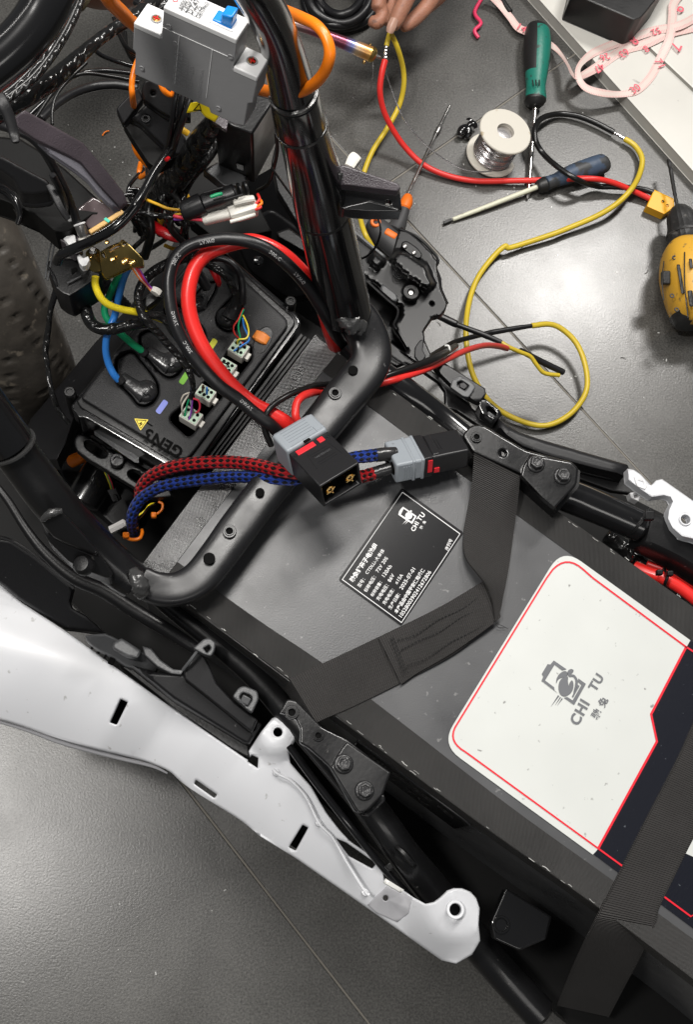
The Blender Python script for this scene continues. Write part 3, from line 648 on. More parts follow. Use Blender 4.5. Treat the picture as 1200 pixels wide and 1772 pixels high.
def floor_wires():
    one('red_wire', [(667, 103, .105), (661, 128, .095), (658, 158, .08), (664, 190, .06), (679, 222, .04), (701, 254, .022), (732, 284, .012), (772, 303, .008), (822, 313, .008), (882, 313, .010), (960, 311, .014), (1022, 309, .030), (1062, 316, .022), (1100, 332, .012), (1134, 348, .008)], [5.6, 5.4, 5.2, 5, 5, 5, 5, 5, 5, 5, 5, 5, 5, 5, 5], 'red_wire', 'long red wire curving across the floor from the soldered joint to the yellow plug', 'wire', n=14)
    one('black_wire', Z(800, 0, 3, [(1000, 1002, .012), (930, 982, .012), (800, 970, .014), (700, 966, .012), (600, 932, .036), (500, 868, .034), (420, 795, .024), (382, 725, .03), (382, 660, .03), (420, 612, .02), (500, 592, .01), (600, 602, .01), (700, 640, .01), (792, 688, .01)]), 5, 'black_wire', 'black wire looped on the floor around the blue-grey screwdriver', 'wire', n=14)
    one('wire_splice', Z(800, 0, 3, [(782, 684, .01), (802, 694, .01), (845, 720, .01)]), [4.5, 3, 3], 'solder', 'bare soldered splice between the black loop and the yellow wire', 'solder joint', n=8, rf=lambda s, v: 1 + .2 * math.sin(s * 1500 + v * 20))
    y = Z(800, 0, 3, [(845, 720, .010), (900, 758, .010), (936, 822, .012), (925, 900, .014), (882, 980, .026), (805, 1058, .024), (700, 1122, .018), (560, 1182, .014)]) + Z(750, 350, 2.6667, [(560, 145, .014), (430, 188, .012), (350, 211, .014), (332, 203, .016), (280, 250, .012), (212, 340, .014), (172, 440, .018), (152, 570, .03), (160, 700, .03), (190, 810, .024), (252, 910, .016), (345, 982, .012), (470, 1028, .010), (560, 1020, .010), (650, 962, .014), (708, 870, .018), (706, 765, .022), (668, 660, .026), (605, 592, .03), (540, 563, .034), (455, 570, .04)])
    one('yellow_wire', y, 4.9, 'yellow_floor_wire', 'long yellow wire making a wide loop on the floor right of the scooter', 'wire', n=12)
    one('yellow_wire', [(676, 56, .115), (688, 82, .10), (698, 118, .07), (699, 150, .05), (690, 186, .03), (668, 226, .02), (645, 262, .012), (630, 300, .010), (622, 340, .012), (623, 372, .05), (631, 402, .07), (645, 428, .06)], 4.6, 'yellow_floor_wire', 'yellow wire running from the fingers down behind the frame tube', 'wire', n=12)
    one('wire_stub', [(676, 54, .118), (672, 68, .115), (669, 80, .112)], 4.4, 'yellow_floor_wire', 'short yellow wire end held in the fingers above the bare joint', 'wire', n=12)
    one('wire_joint', [(669, 78, .112), (667, 90, .109), (667, 104, .105)], [3, 3.4, 4.2], 'solder', 'bare twisted joint between the yellow end and the red wire', 'solder joint', n=10, rf=lambda s, v: 1 + .3 * math.sin(s * 1400 + v * 18))
    one('heat_shrink_sleeve', Z(750, 350, 2.6667, [(458, 570, .040), (380, 582, .043), (265, 602, .048)]), [3.6, 4.6, 5], 'black_silicone', 'black heat-shrink sleeve on the end of the yellow loop', 'sleeve')
    one('black_wire', Z(750, 350, 2.6667, [(270, 600, .048), (180, 622, .055), (100, 645, .07), (40, 680, .09), (-20, 715, .12), (-70, 735, .15)]), [4.5, 4.5, 4.5, 5, 5, 5], 'black_wire', 'black wire leading from the sleeved yellow loop to the frame rail', 'wire')
    one('heat_shrink_sleeve', Z(750, 350, 2.6667, [(-20, 500, .10), (40, 530, .10), (105, 562, .10), (110, 565, .10), (230, 610, .10), (318, 648, .10)]), [5, 6.5, 6.5, 4.6, 5.2, 4.4], 'black_silicone', 'thin black sleeved cable emerging from under the black fairing', 'sleeve')
    one('wire_tail', Z(750, 350, 2.6667, [(315, 646, .10), (350, 668, .10), (405, 692, .095), (450, 712, .09), (480, 752, .085), (515, 788, .08), (585, 799, .075)]), 3.8, 'yellow_floor_wire', 'short kinked yellow wire tail beside the red cable end', 'wire')
    one('heat_shrink_sleeve', Z(750, 350, 2.6667, [(400, 682, .09), (500, 735, .08), (606, 786, .072)]), [5, 5.6, 5.6], 'black_silicone', 'short open black sleeve lying over the floor joint line', 'sleeve')
    r = thing('yellow_plug', 'yellow two-pin plug on the floor beside the drill chuck', 'plug', P(1145, 350, 0))
    obj('shell', sheet(rnd([(1133, 328), (1167, 344), (1168, 358), (1151, 371), (1120, 357)], 2), .016, .014, edge=(1.5, .001)), M['xt_yellow'], r)
    for x, y in ((1148, 349), (1156, 356)): obj('contact', lathe(P(x, y, .016), EZ, [(0, .0026), (.0012, .0022), (.0014, .0012), (.0008, .0001)], 10), M['gold'], r)
    one('wire_offcut', [(835, -4, .006), (822, 22, .006), (833, 40, .007), (822, 53, .006), (829, 66, .004)], 3.4, 'pink_wirebit', 'short zigzag pinkish red wire offcut near the top edge', 'wire offcut', sub=5)
    one('marker_pen', [(862, -12, .008), (872, 6, .008), (884, 22, .008)], [6, 6, 5.5], 'plastic_black', 'small black pen end beside the pink tape', 'pen')
    r = thing('cable_clip', 'small knotted black clip lying left of the solder spool', 'clip', P(808, 225, 0))
    obj('clip_body', cable([(796, 236, .008), (801, 226, .010), (808, 222, .010), (812, 232, .008), (806, 240, .006)], [6, 9, 7, 7, 3], 12, 5), M['gloss_black'], r)
    obj('strap_tail', cable([(807, 224, .01), (814, 215, .012), (822, 214, .012), (824, 221, .008), (815, 207, .012), (808, 206, .010)], [3, 5, 5, 4, 3, 2], 8, 5, sq=.4), M['gloss_black'], r)
    pts = []
    for k in range(96): q = 2 * math.pi * k / 16; R = 66 - k * .33; pts.append((588 + R * math.cos(q) + 2 * math.sin(k * .9), -10 + R * .92 * math.sin(q), .012 + .010 * (k // 16 % 3) + .004 * math.sin(k)))
    one('cable_coil', pts, 7.5, 'black_silicone', 'coil of thick black cable behind the soldering iron at the top edge', 'cable coil', sub=3, n=10)
    one('thread_scrap', Z(0, 0, 3, [(530, 705, .003), (540, 690, .004), (552, 682, .004), (566, 680, .003)]), 1.2, 'orange_wire', 'tiny orange copper scrap on the floor left of the black bracket', 'scrap')
floor_wires()
# ------------------------------------------------------------------ the person's hands
def person():
    r = thing('person', 'person reaching in from the top edge, fingers pinching the yellow wires', 'person', P(760, -120, .12))
    gs = []
    def limb(pts, rr): gs.append(cable(pts, rr, 18, 6, cham=.35))
    limb([(742, -80, .165), (716, -28, .158), (697, 12, .146), (685, 38, .136), (681, 53, .130)], [17, 15.5, 14.5, 13, 7])      # thumb with the nail
    limb([(782, -72, .150), (756, -16, .132), (738, 12, .122), (712, 38, .116), (694, 50, .113)], [15, 14, 13.5, 12.5, 8])
    limb([(800, -70, .135), (776, -26, .115), (752, 2, .104), (724, 26, .102)], [15, 14, 13, 9])
    limb([(720, -90, .155), (680, -40, .136), (660, -8, .127), (653, 18, .122)], [15, 14.5, 13.5, 12])
    limb([(655, -2, .124), (662, 26, .117), (652, 39, .113), (640, 34, .112)], [12, 11, 12, 9])
    limb([(735, -100, .15), (700, -60, .125), (682, -20, .112), (676, 20, .110), (672, 42, .112)], [15, 14, 13, 11, 9])
    limb([(730, -85, .16), (765, -110, .16), (800, -90, .145)], [24, 34, 26]); limb([(765, -100, .16), (800, -160, .18), (860, -270, .22), (960, -420, .28)], [36, 30, 34, 44])
    limb([(950, -400, .28), (760, -640, .45), (400, -560, .50), (150, -260, .44), (80, -130, .40)], [44, 80, 110, 70, 58]); limb([(80, -130, .40), (150, -48, .36), (205, -26, .33), (262, -34, .31)], [60, 54, 40, 30])
    o = obj('body', gs, M['skin'], r, sharp=180); m = o.modifiers.new('remesh', 'REMESH'); m.mode = 'VOXEL'; m.voxel_size = .0020; m.use_smooth_shade = True
    s = o.modifiers.new('smooth', 'SMOOTH'); s.iterations = 4; s.factor = .5
    c = P(679, 44, .1432); a = (P(681, 56, .137) - P(691, 30, .148)).normalized(); sd = a.cross((CAMP - c).normalized()).normalized(); up = sd.cross(a); 
    g = G(); vs = []; fs = []
    for i in range(9):
        for j in range(9):
            u = i / 8 * 2 - 1; v = j / 8 * 2 - 1; w = .0062 * (1 - .25 * max(0, u) ** 2) * (1 - .15 * max(0, -u)); vs.append(c + a * (u * .0105) * math.sqrt(1 - .25 * v * v) + sd * (v * w) + up * (.0014 - .0032 * v * v - .001 * u * u))
    for i in range(8):
        for j in range(8): q = i * 9 + j; fs.append([q, q + 1, q + 10, q + 9])
    obj('nail', g.add(vs, fs), M['nail'], r, sharp=180)
    obj('sleeve', cable([(60, -120, .40), (120, -44, .375), (146, -30, .365)], [70, 60, 52], 24, 4), M['cloth_khaki'], r)
person()
# ------------------------------------------------------------------ the scooter: frame, tray, panels, wheel
sco = thing('electric_scooter', 'stripped electric scooter with bare black frame tubes and white side panels', 'scooter', P(500, 900, 0))
def part(name, g, m, parent=None, **k): return obj(name, g, M[m], parent or sco, **k)
def frame():
    # right-hand down tube, from the bars to the cross member
    part('down_tube', tube(Path([(405, -60, .93), (436, -22, .90), (466, 30, .865), (486, 80, .83), (500, 130, .795), (512, 180, .76), (528, 240, .715), (545, 305, .66), (560, 370, .61), (574, 430, .56), (588, 490, .51), (602, 548, .47)], [38, 38, 37, 37, 39, 41, 44, 47, 48, 47, 46, 43], 6), 40), 'gloss_black')
    part('tube_collar', cable([(508, 163, .772), (515, 192, .752), (521, 216, .733)], [43, 45, 46], 40, 4), 'gloss_black')
    part('weld_ring', cable([(520, 213, .735), (522, 219, .731)], [47.5, 48], 40, 2), 'weld')
    part('weld_ring', cable([(507, 158, .776), (509, 164, .772)], [44, 44.5], 40, 2), 'weld')
    n = part('cable_tie', cable([(558.5, 363, .616), (560.5, 371, .61)], [47.5, 47.5], 40, 2), 'plastic_black'); 
    part('tie_head', beamg(P(600, 352, .63), P(600, 366, .625), .007, .006), 'plastic_black', n)
    # cross member: flattened tube bent round from the down tube to the left tube
    cm = Path([(606, 536, .468), (628, 566, .462), (641, 598, .458), (640, 630, .456), (618, 662, .455), (588, 697, .455), (545, 750, .455), (500, 803, .455), (455, 858, .455), (412, 914, .455), (375, 965, .455), (342, 1003, .455), (305, 1020, .455), (270, 1018, .457), (240, 1004, .460)], [33, 35, 35, 35, 35, 35, 34, 33, 33, 33, 32, 31, 29, 28, 26], 6, up=EZ)
    c = part('cross_member', tube(cm, 48, sq=.66, power=4.2), 'satin_grey_paint')
    part('weld', tube(Path([(586, 540, .492), (602, 552, .492), (618, 562, .486), (634, 566, .480)], [13, 19, 19, 10], 5), 22, sq=.6, rf=lambda s, v: 1 + .14 * math.sin(s * 900 + v * 19) + .08 * math.sin(s * 2300)), 'weld')
    part('weld', tube(Path([(229, 985, .478), (238, 1003, .48), (246, 1022, .474), (246, 1036, .465)], [9, 14, 14, 8], 5), 22, sq=.6, rf=lambda s, v: 1 + .13 * math.sin(s * 900 + v * 19) + .08 * math.sin(s * 2300)), 'weld')
    zt = .4678
    for x, y, r in ((611, 642, 8.5), (450, 853, 7.5), (362, 967, 9.5)):
        h = part('hole', [lathe(P(x, y, zt - .0006), EZ, [(0, r * .00052), (.0022, r * .00052)], 24)], 'hole')
    for x, y, r in ((580, 681, 11.5), (397, 920, 12)): nutring(x, y, zt - .0005, r, sco, M['satin_grey_paint'])
    # left down tube with sleeve and gusset
    part('down_tube', tube(Path([(-150, 540, .66), (-70, 650, .605), (-10, 732, .565), (40, 800, .535), (90, 866, .51), (150, 935, .48), (205, 985, .463), (236, 1008, .457)], [38, 39, 39, 38, 38, 37, 35, 32], 6), 40), 'frame_black')
    part('tube_sleeve', cable([(-150, 540, .664), (-70, 650, .61), (-15, 728, .573), (18, 772, .552)], [44, 45, 45, 44], 40, 4), 'gloss_black')
    part('weld_ring', cable([(16, 769, .553), (20, 775, .550)], [46.5, 46.5], 40, 2), 'weld')
    gz = plane((72, 915, .545), (110, 885, .558), (190, 998, .505))
    g = part('gusset', sheet(rnd([(70, 903), (77, 893), (104, 884), (112, 890), (150, 930), (170, 955), (166, 962), (112, 940), (92, 930)], 3), gz, .028, edge=(4, .003)), 'frame_black')
    part('gusset_plate', sheet(rnd([(73, 917), (95, 930), (165, 962), (172, 958), (196, 994), (188, 1002), (180, 1000), (150, 988), (118, 972), (84, 938)], 4), lambda x, y: gz(x, y) - .006, .02, edge=(3, .002)), 'frame_black', g)
    part('rubber_plug', lathe(P(147, 980, .512), EZ + XA * -.3, [(0, .008), (.006, .008), (.009, .006), (.0095, .003)], 20), 'plastic_black', g)
    part('weld', tube(Path([(72, 900, .553), (88, 888, .558), (108, 884, .558)], [5, 8, 5], 4), 12, rf=lambda s, v: 1 + .15 * math.sin(s * 1200 + v * 19)), 'weld')
    # bracket welded on the right tube (hat shaped, pointing right)
    bz = plane((580, 300, .665), (690, 325, .665), (585, 360, .655))
    b = part('tube_bracket', sheet(rnd([(575, 300), (584, 289), (594, 285), (690, 318), (694, 326), (688, 332), (610, 322), (580, 320)], [2, 4, 4, 3, 3, 2, 2, 2]), bz, .006, edge=(2.5, .001)), 'plum_paint')
    part('bracket_side', sheet([(588, 322), (686, 330), (692, 327), (696, 362), (690, 367), (640, 364), (588, 360), (596, 340)], lambda x, y: bz(x, y) - .018, .004, holes=[circ(672, 352, 5)], edge=(2, .001)), 'gloss_black', b)
    part('bracket_web', sheet([(588, 359), (640, 347), (690, 361), (694, 366), (640, 366), (592, 362)], lambda x, y: bz(x, y) - .010, .012, edge=(2, .001)), 'gloss_black', b)
    part('weld', tube(Path([(580, 290, .672), (584, 302, .67), (592, 306, .668)], [5, 8, 6], 4), 12, rf=lambda s, v: 1 + .2 * math.sin(s * 1200 + v * 19)), 'weld', b)
    # big bar at the top left
    part('handlebar', tube(Path([(140, -120, .93), (112, -60, .93), (88, -8, .93), (58, 44, .925), (14, 92, .92), (-50, 140, .915), (-120, 180, .91)], [44, 44, 43, 42, 42, 43, 44], 7), 44), 'gloss_black')
    for k, (dx, m) in enumerate(((0, 'taped_loom'), (7, 'black_wire'), (13, 'taped_loom_fine'), (-7, 'black_wire'))):
        part('bar_loom', cable([(138 + dx, -40, .80), (125 + dx, 8, .80), (100 + dx, 62, .80), (62 + dx, 118, .80), (20 + dx, 158, .80), (-30 + dx, 190, .80)], 6.5, 12, 6), m)
    part('lever', cable([(-12, 150, .84), (4, 178, .84), (16, 205, .835), (24, 232, .83), (27, 247, .83)], [10, 11, 10, 9, 7], 18, 5, sq=.5), 'plastic_dark')
    # two frame rails either side of the battery
    part('frame_rail', tube(Path([(600, 592, .42), (650, 640, .415), (706, 680, .41), (762, 722, .40), (815, 765, .40), (860, 800, .40)], [24, 25, 24, 23, 22, 20], 5), 30), 'gloss_black')
    part('frame_rail', tube(Path([(925, 820, .405), (962, 848, .405), (1010, 868, .402), (1062, 890, .40), (1116, 914, .398)], [26, 29, 29, 28, 27], 5), 36), 'gloss_black')
    part('rail_shoe', tube(Path([(1105, 917, .385), (1140, 932, .38), (1185, 956, .372), (1260, 1006, .36)], [31, 33, 34, 35], 5), 24, power=5, roll=.4), 'plastic_black')
    part('frame_rail', tube(Path([(215, 975, .38), (290, 1045, .375), (370, 1110, .37), (440, 1170, .365), (500, 1236, .36), (560, 1300, .36), (620, 1370, .36), (662, 1425, .355), (700, 1478, .342), (742, 1530, .315), (790, 1590, .29), (850, 1660, .27), (940, 1760, .26)], [18, 18, 18, 20, 22, 25, 27, 28, 28, 30, 30, 30, 30], 6), 36), 'frame_black')
    part('rail_rod', cable([(500, 1290, .375), (540, 1345, .372), (600, 1422, .368), (662, 1500, .345), (722, 1565, .315), (780, 1640, .29)], 6.5, 14, 6), 'gloss_black')
    t = part('cable_tie', cable([(694, 1483, .352), (701, 1475, .352)], [30.5, 30.5], 30, 2), 'plastic_black')
    part('tie_head', boxg(P(674, 1500, .36), CR + CD, CR - CD, EZ, .006, .006, .006), 'plastic_black', t, bevel=.001)
    t = part('cable_tie', tube(Path([(1106, 902, .402), (1110, 905, .402)], [31, 31], 2), 30), 'plastic_black')
    part('tie_head', boxg(P(1124, 893, .43), CR, CD, EZ, .009, .008, .007), 'plastic_black', t, bevel=.001)
frame()
def brackets():
    r = part('seat_bracket', sheet(rnd([(801, 752), (817, 735), (838, 736), (881, 762), (911, 779), (992, 800), (990, 830), (962, 872), (900, 819), (821, 783)], [6, 7, 7, 5, 5, 5, 5, 5, 5, 6]), .452, .006, edge=(3, .0018), holes=[circ(871, 784, 6)]), 'frame_black')
    part('bracket_overlay', sheet(rnd([(906, 805), (918, 786), (990, 799), (1002, 811), (999, 839), (961, 880), (940, 862), (902, 822)], [4, 5, 5, 6, 6, 4, 4, 4]), .4575, .006, edge=(3, .0018)), 'frame_black', r)
    part('bracket_skirt', sheet([(821, 784), (900, 820), (962, 877), (998, 838), (1001, 812), (1005, 815), (1003, 842), (966, 886), (900, 828), (816, 792)], .440, .03, edge=None), 'frame_black', r)
    nutring(825, 757, .4525, 10, r, M['frame_black'])
    hexbolt(928, 803, .4575, 12.5, r, M['bolt_black'], rot=.3); hexbolt(974, 824, .4575, 12.5, r, M['bolt_black'], rot=.1)
    l = part('seat_bracket', sheet(rnd([(484, 1233), (496, 1209), (512, 1212), (557, 1258), (602, 1280), (640, 1310), (664, 1372), (625, 1408), (614, 1404), (571, 1327), (534, 1294), (519, 1286), (520, 1262), (513, 1246), (500, 1238)], [3, 6, 6, 5, 5, 5, 5, 5, 4, 5, 4, 3, 3, 3, 3]), .432, .006, edge=(3, .0018), holes=[circ(551, 1273, 5.5)]), 'frame_black')
    part('bracket_overlay', sheet(rnd([(600, 1283), (677, 1337), (663, 1376), (640, 1400), (622, 1408), (572, 1328), (584, 1305)], [5, 3, 4, 5, 6, 6, 5]), .4375, .006, edge=(3, .0018)), 'frame_black', l)
    nutring(505, 1233, .4328, 12.5, l, M['frame_black']); nutring(551, 1273, .4322, 10, l, M['frame_black'])
    hexbolt(595, 1322, .4375, 13.5, l, M['bolt_black'], rot=.2); hexbolt(631, 1368, .4375, 13.5, l, M['bolt_black'], rot=.5)
    part('bracket_tab', sheet([(655, 1376), (664, 1372), (668, 1385), (640, 1412), (628, 1410)], .424, .01, edge=(1.5, .001)), 'satin_grey_paint', l)
    b = part('tail_bracket', sheet(rnd([(876, 1536), (956, 1586), (946, 1625), (900, 1645), (856, 1625), (850, 1596)], 4), .345, .01, edge=(3, .002)), 'gloss_black')
    part('ring_edge', ringg(P(868, 1600, .346), EZ, .0055, .0075, .002), 'gloss_black', b)
brackets()
def tray():
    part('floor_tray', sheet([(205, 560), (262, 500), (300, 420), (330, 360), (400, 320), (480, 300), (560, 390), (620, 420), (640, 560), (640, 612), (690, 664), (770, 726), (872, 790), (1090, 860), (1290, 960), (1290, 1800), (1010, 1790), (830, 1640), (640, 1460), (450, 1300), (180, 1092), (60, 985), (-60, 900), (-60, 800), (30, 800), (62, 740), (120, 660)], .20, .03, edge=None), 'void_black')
    # wide channel beside the controller
    part('side_channel', sheet([(52, 726), (98, 672), (165, 592), (238, 515), (300, 442), (330, 470), (262, 540), (170, 650), (142, 692), (128, 722), (112, 770), (98, 795), (30, 800)], plane((60, 740, .30), (240, 520, .30), (140, 692, .33)), .03, edge=(4, .004)), 'plastic_dark')
    part('inner_wall', sheet([(480, 285), (600, 390), (625, 470), (600, 560), (560, 585), (500, 560), (440, 480), (395, 440), (400, 330)], plane((480, 300, .32), (600, 560, .22), (400, 430, .22)), .02, edge=None, grid=30), 'plastic_black')
    part('inner_wall', sheet(rnd([(398, 398), (470, 360), (520, 396), (560, 452), (552, 508), (500, 520), (430, 470)], 12), plane((398, 398, .30), (470, 360, .33), (500, 520, .26)), .012, edge=(5, .004), holes=[circ(448, 452, 4)]), 'plastic_black')
    part('rail_cap', sheet(rnd([(478, 402), (500, 394), (560, 438), (562, 450), (548, 448), (482, 410)], 3), .36, .012, edge=(2.5, .002)), 'plastic_black')
    for x, y in ((455, 404), (447, 452)):
        part('screw', lathe(P(x, y, .335), EZ, [(0, .0055), (.002, .0055), (.003, .004), (.002, .0001)], 14), 'frame_black')
    # bar with slots that carries the controller, motor housing below it
    b = part('mount_bar', sheet(rnd([(127, 764), (134, 751), (148, 752), (290, 838), (300, 860), (262, 862), (150, 795), (130, 778)], [5, 6, 6, 6, 6, 6, 6, 5]), .352, .008, edge=(3, .002), holes=[rnd([(146, 763), (160, 763), (184, 780), (184, 790), (172, 791), (148, 774)], 5), rnd([(221, 816), (232, 812), (262, 832), (262, 842), (250, 842), (224, 826)], 5)]), 'plastic_black')
    part('socket_bolt', [lathe(P(203, 799, .354), EZ, [(0, .0068), (.0045, .0068), (.006, .0058), (.006, .0036), (.003, .0034), (.003, .0001)], 20)], 'bolt_black', b, sharp=25)
    part('motor_housing', cable([(196, 782, .25), (176, 812, .252), (158, 842, .252), (140, 872, .25)], [29, 31, 31, 30], 36, 4), 'gloss_black')
    part('orange_bushing', cable([(120, 800, .24), (146, 788, .25)], [11, 11], 16, 3), 'orange_wire')
    part('tray_ledge', sheet([(96, 800), (128, 792), (250, 860), (238, 900), (208, 920), (150, 870), (110, 830)], .225, .02, edge=(3, .003)), 'plastic_dark')
tray()
def inner_fairing():
    # black moulded fairing behind the right tube, with bosses
    out = [(594, 386), (608, 394), (640, 422), (664, 443), (672, 449), (680, 436), (690, 400), (695, 392), (722, 412), (748, 438), (752, 445), (758, 452), (757, 462), (760, 480), (764, 500), (775, 526), (772, 536), (764, 546), (750, 549), (741, 562), (734, 573), (736, 590), (744, 608), (750, 620), (741, 628), (735, 634), (715, 624), (690, 606), (664, 585), (640, 545), (622, 500), (612, 462), (598, 430)]
    def bump(x, y, pts, w, h):
        d = dist(np.array([float(x)]), np.array([float(y)]), [pts])[0]; ins = inpoly(np.array([float(x)]), np.array([float(y)]), pts)[0]
        k = 1 if ins else max(0, 1 - d / w); return h * k * k * (3 - 2 * k)
    b1 = [(690, 438), (702, 440), (735, 462), (747, 492), (740, 497), (700, 468), (682, 448)]; b2 = circ(712, 505, 8); b3 = [(648, 440), (662, 452), (655, 462), (643, 452)]
    low = [(676, 560), (690, 545), (690, 532), (660, 505), (630, 480), (622, 470), (632, 520), (655, 570), (676, 592), (700, 605)]
    zf = lambda x, y: .345 + .0003 * (x - 600) * .1 + bump(x, y, b1, 7, .022) + bump(x, y, b2, 6, .010) + bump(x, y, b3, 6, .014) - bump(x, y, low, 6, .035)
    f = part('inner_fairing', sheet(out, zf, .008, edge=(2.5, .003), grid=4.2, holes=[circ(748, 525, 3)]), 'fairing_plastic', sharp=80)
    part('rim', cable([(602, 391, .350), (634, 418, .350), (662, 441, .350), (666, 446, .347)], 2.6, 8, 5, sq=.8), 'plastic_grey', f)
    part('rim', cable([(690, 396, .348), (722, 410, .346), (748, 434, .346), (759, 451, .346), (755, 463, .345), (762, 482, .344), (764, 500, .344), (775, 526, .343)], 2.4, 8, 5, sq=1.5), 'plastic_dark', f)
    part('rim', cable([(626, 478, .350), (650, 500, .350), (672, 520, .350), (688, 534, .350), (688, 548, .349), (682, 562, .347), (690, 572, .345), (716, 578, .344), (734, 574, .344)], 2.4, 8, 5), 'plastic_black', f)
    part('clip_plate', sheet([(662, 491), (689, 512), (687, 522), (680, 520), (658, 501)], .352, .006, edge=(1.5, .001)), 'plastic_grey', f)
    part('bolt_plate', sheet(rnd([(694, 420), (704, 416), (722, 428), (732, 440), (728, 448), (716, 444), (698, 430)], 6), .356, .006, edge=(2, .0015)), 'plastic_black', f)
    for x, y in ((701, 427), (717, 438)): part('screw', lathe(P(x, y, .3565), EZ, [(0, .0026), (.002, .0024), (.0028, .0012)], 10), 'steel_dull', f)
    part('boss_ring', ringg(P(711, 508, .3555), EZ, .0030, .0085, .004), 'plastic_black', f); part('screw', lathe(P(711, 509, .357), EZ, [(0, .0028), (.003, .0022)], 10), 'steel_dull', f)
    part('mould_mark', [ringg(P(691, 474, .354), EZ, .0012 + k * .0022, .0020 + k * .0022, .0014, 20) for k in range(3)], 'plastic_black', f)
    part('clip', sheet(rnd([(719, 600), (728, 588), (734, 588), (732, 606), (738, 616), (728, 630), (718, 616)], 2), .352, .02, edge=(1.5, .001)), 'plastic_dark', f)
    # long outer strip below the fairing
    s = part('side_strip', sheet([(636, 560), (700, 610), (748, 642), (764, 652), (786, 674), (800, 685), (812, 694), (818, 706), (832, 717), (870, 742), (930, 772), (1084, 820), (1120, 836), (1118, 858), (1060, 850), (1000, 828), (930, 802), (880, 770), (842, 745), (790, 710), (770, 706), (771, 694), (770, 676), (758, 660), (722, 635), (702, 628), (688, 634), (662, 622)], .345, .006, edge=(2.5, .002)), 'plastic_black')
    part('upper_strip', sheet([(752, 636), (771, 628), (776, 632), (840, 672), (842, 682), (830, 697), (822, 694), (790, 674)], .368, .008, edge=(2, .0015)), 'plastic_black', s)
    part('rail_band', sheet([(864, 724), (874, 733), (900, 748), (932, 759), (990, 776), (1087, 804), (1090, 812), (1082, 824), (1030, 812), (945, 789), (905, 774), (876, 754), (862, 742)], lambda x, y: .372, .02, edge=(6, .006)), 'plastic_dark', s)
    part('clip_frame', sheet(rnd([(783, 658), (796, 650), (818, 662), (824, 670), (812, 688), (802, 686), (780, 670)], 3), .374, .005, holes=[rnd([(792, 661), (800, 658), (813, 667), (806, 677), (792, 668)], 2)], edge=(2, .001)), 'plastic_grey', s)
    part('clip_tongue', sheet([(797, 664), (804, 662), (809, 668), (804, 673), (797, 669)], .373, .004, edge=(1, .0006)), 'plastic_dark', s)
    k = part('end_clip', sheet([(830, 694), (838, 688), (866, 710), (870, 719), (858, 730), (836, 716), (829, 704)], .366, .016, holes=[rnd([(842, 704), (850, 704), (860, 714), (856, 722), (846, 716)], 2)], edge=(2, .0015)), 'gloss_black', s)
    part('latch', boxg(P(849, 722, .362), CR + CD * .8, CR - CD, EZ, .010, .006, .006), 'plastic_grey', k, bevel=.001)
    part('rib', cable([(640, 590, .35), (700, 630, .348), (716, 638, .348)], 2, 8, 4), 'plastic_dark', s)
inner_fairing()
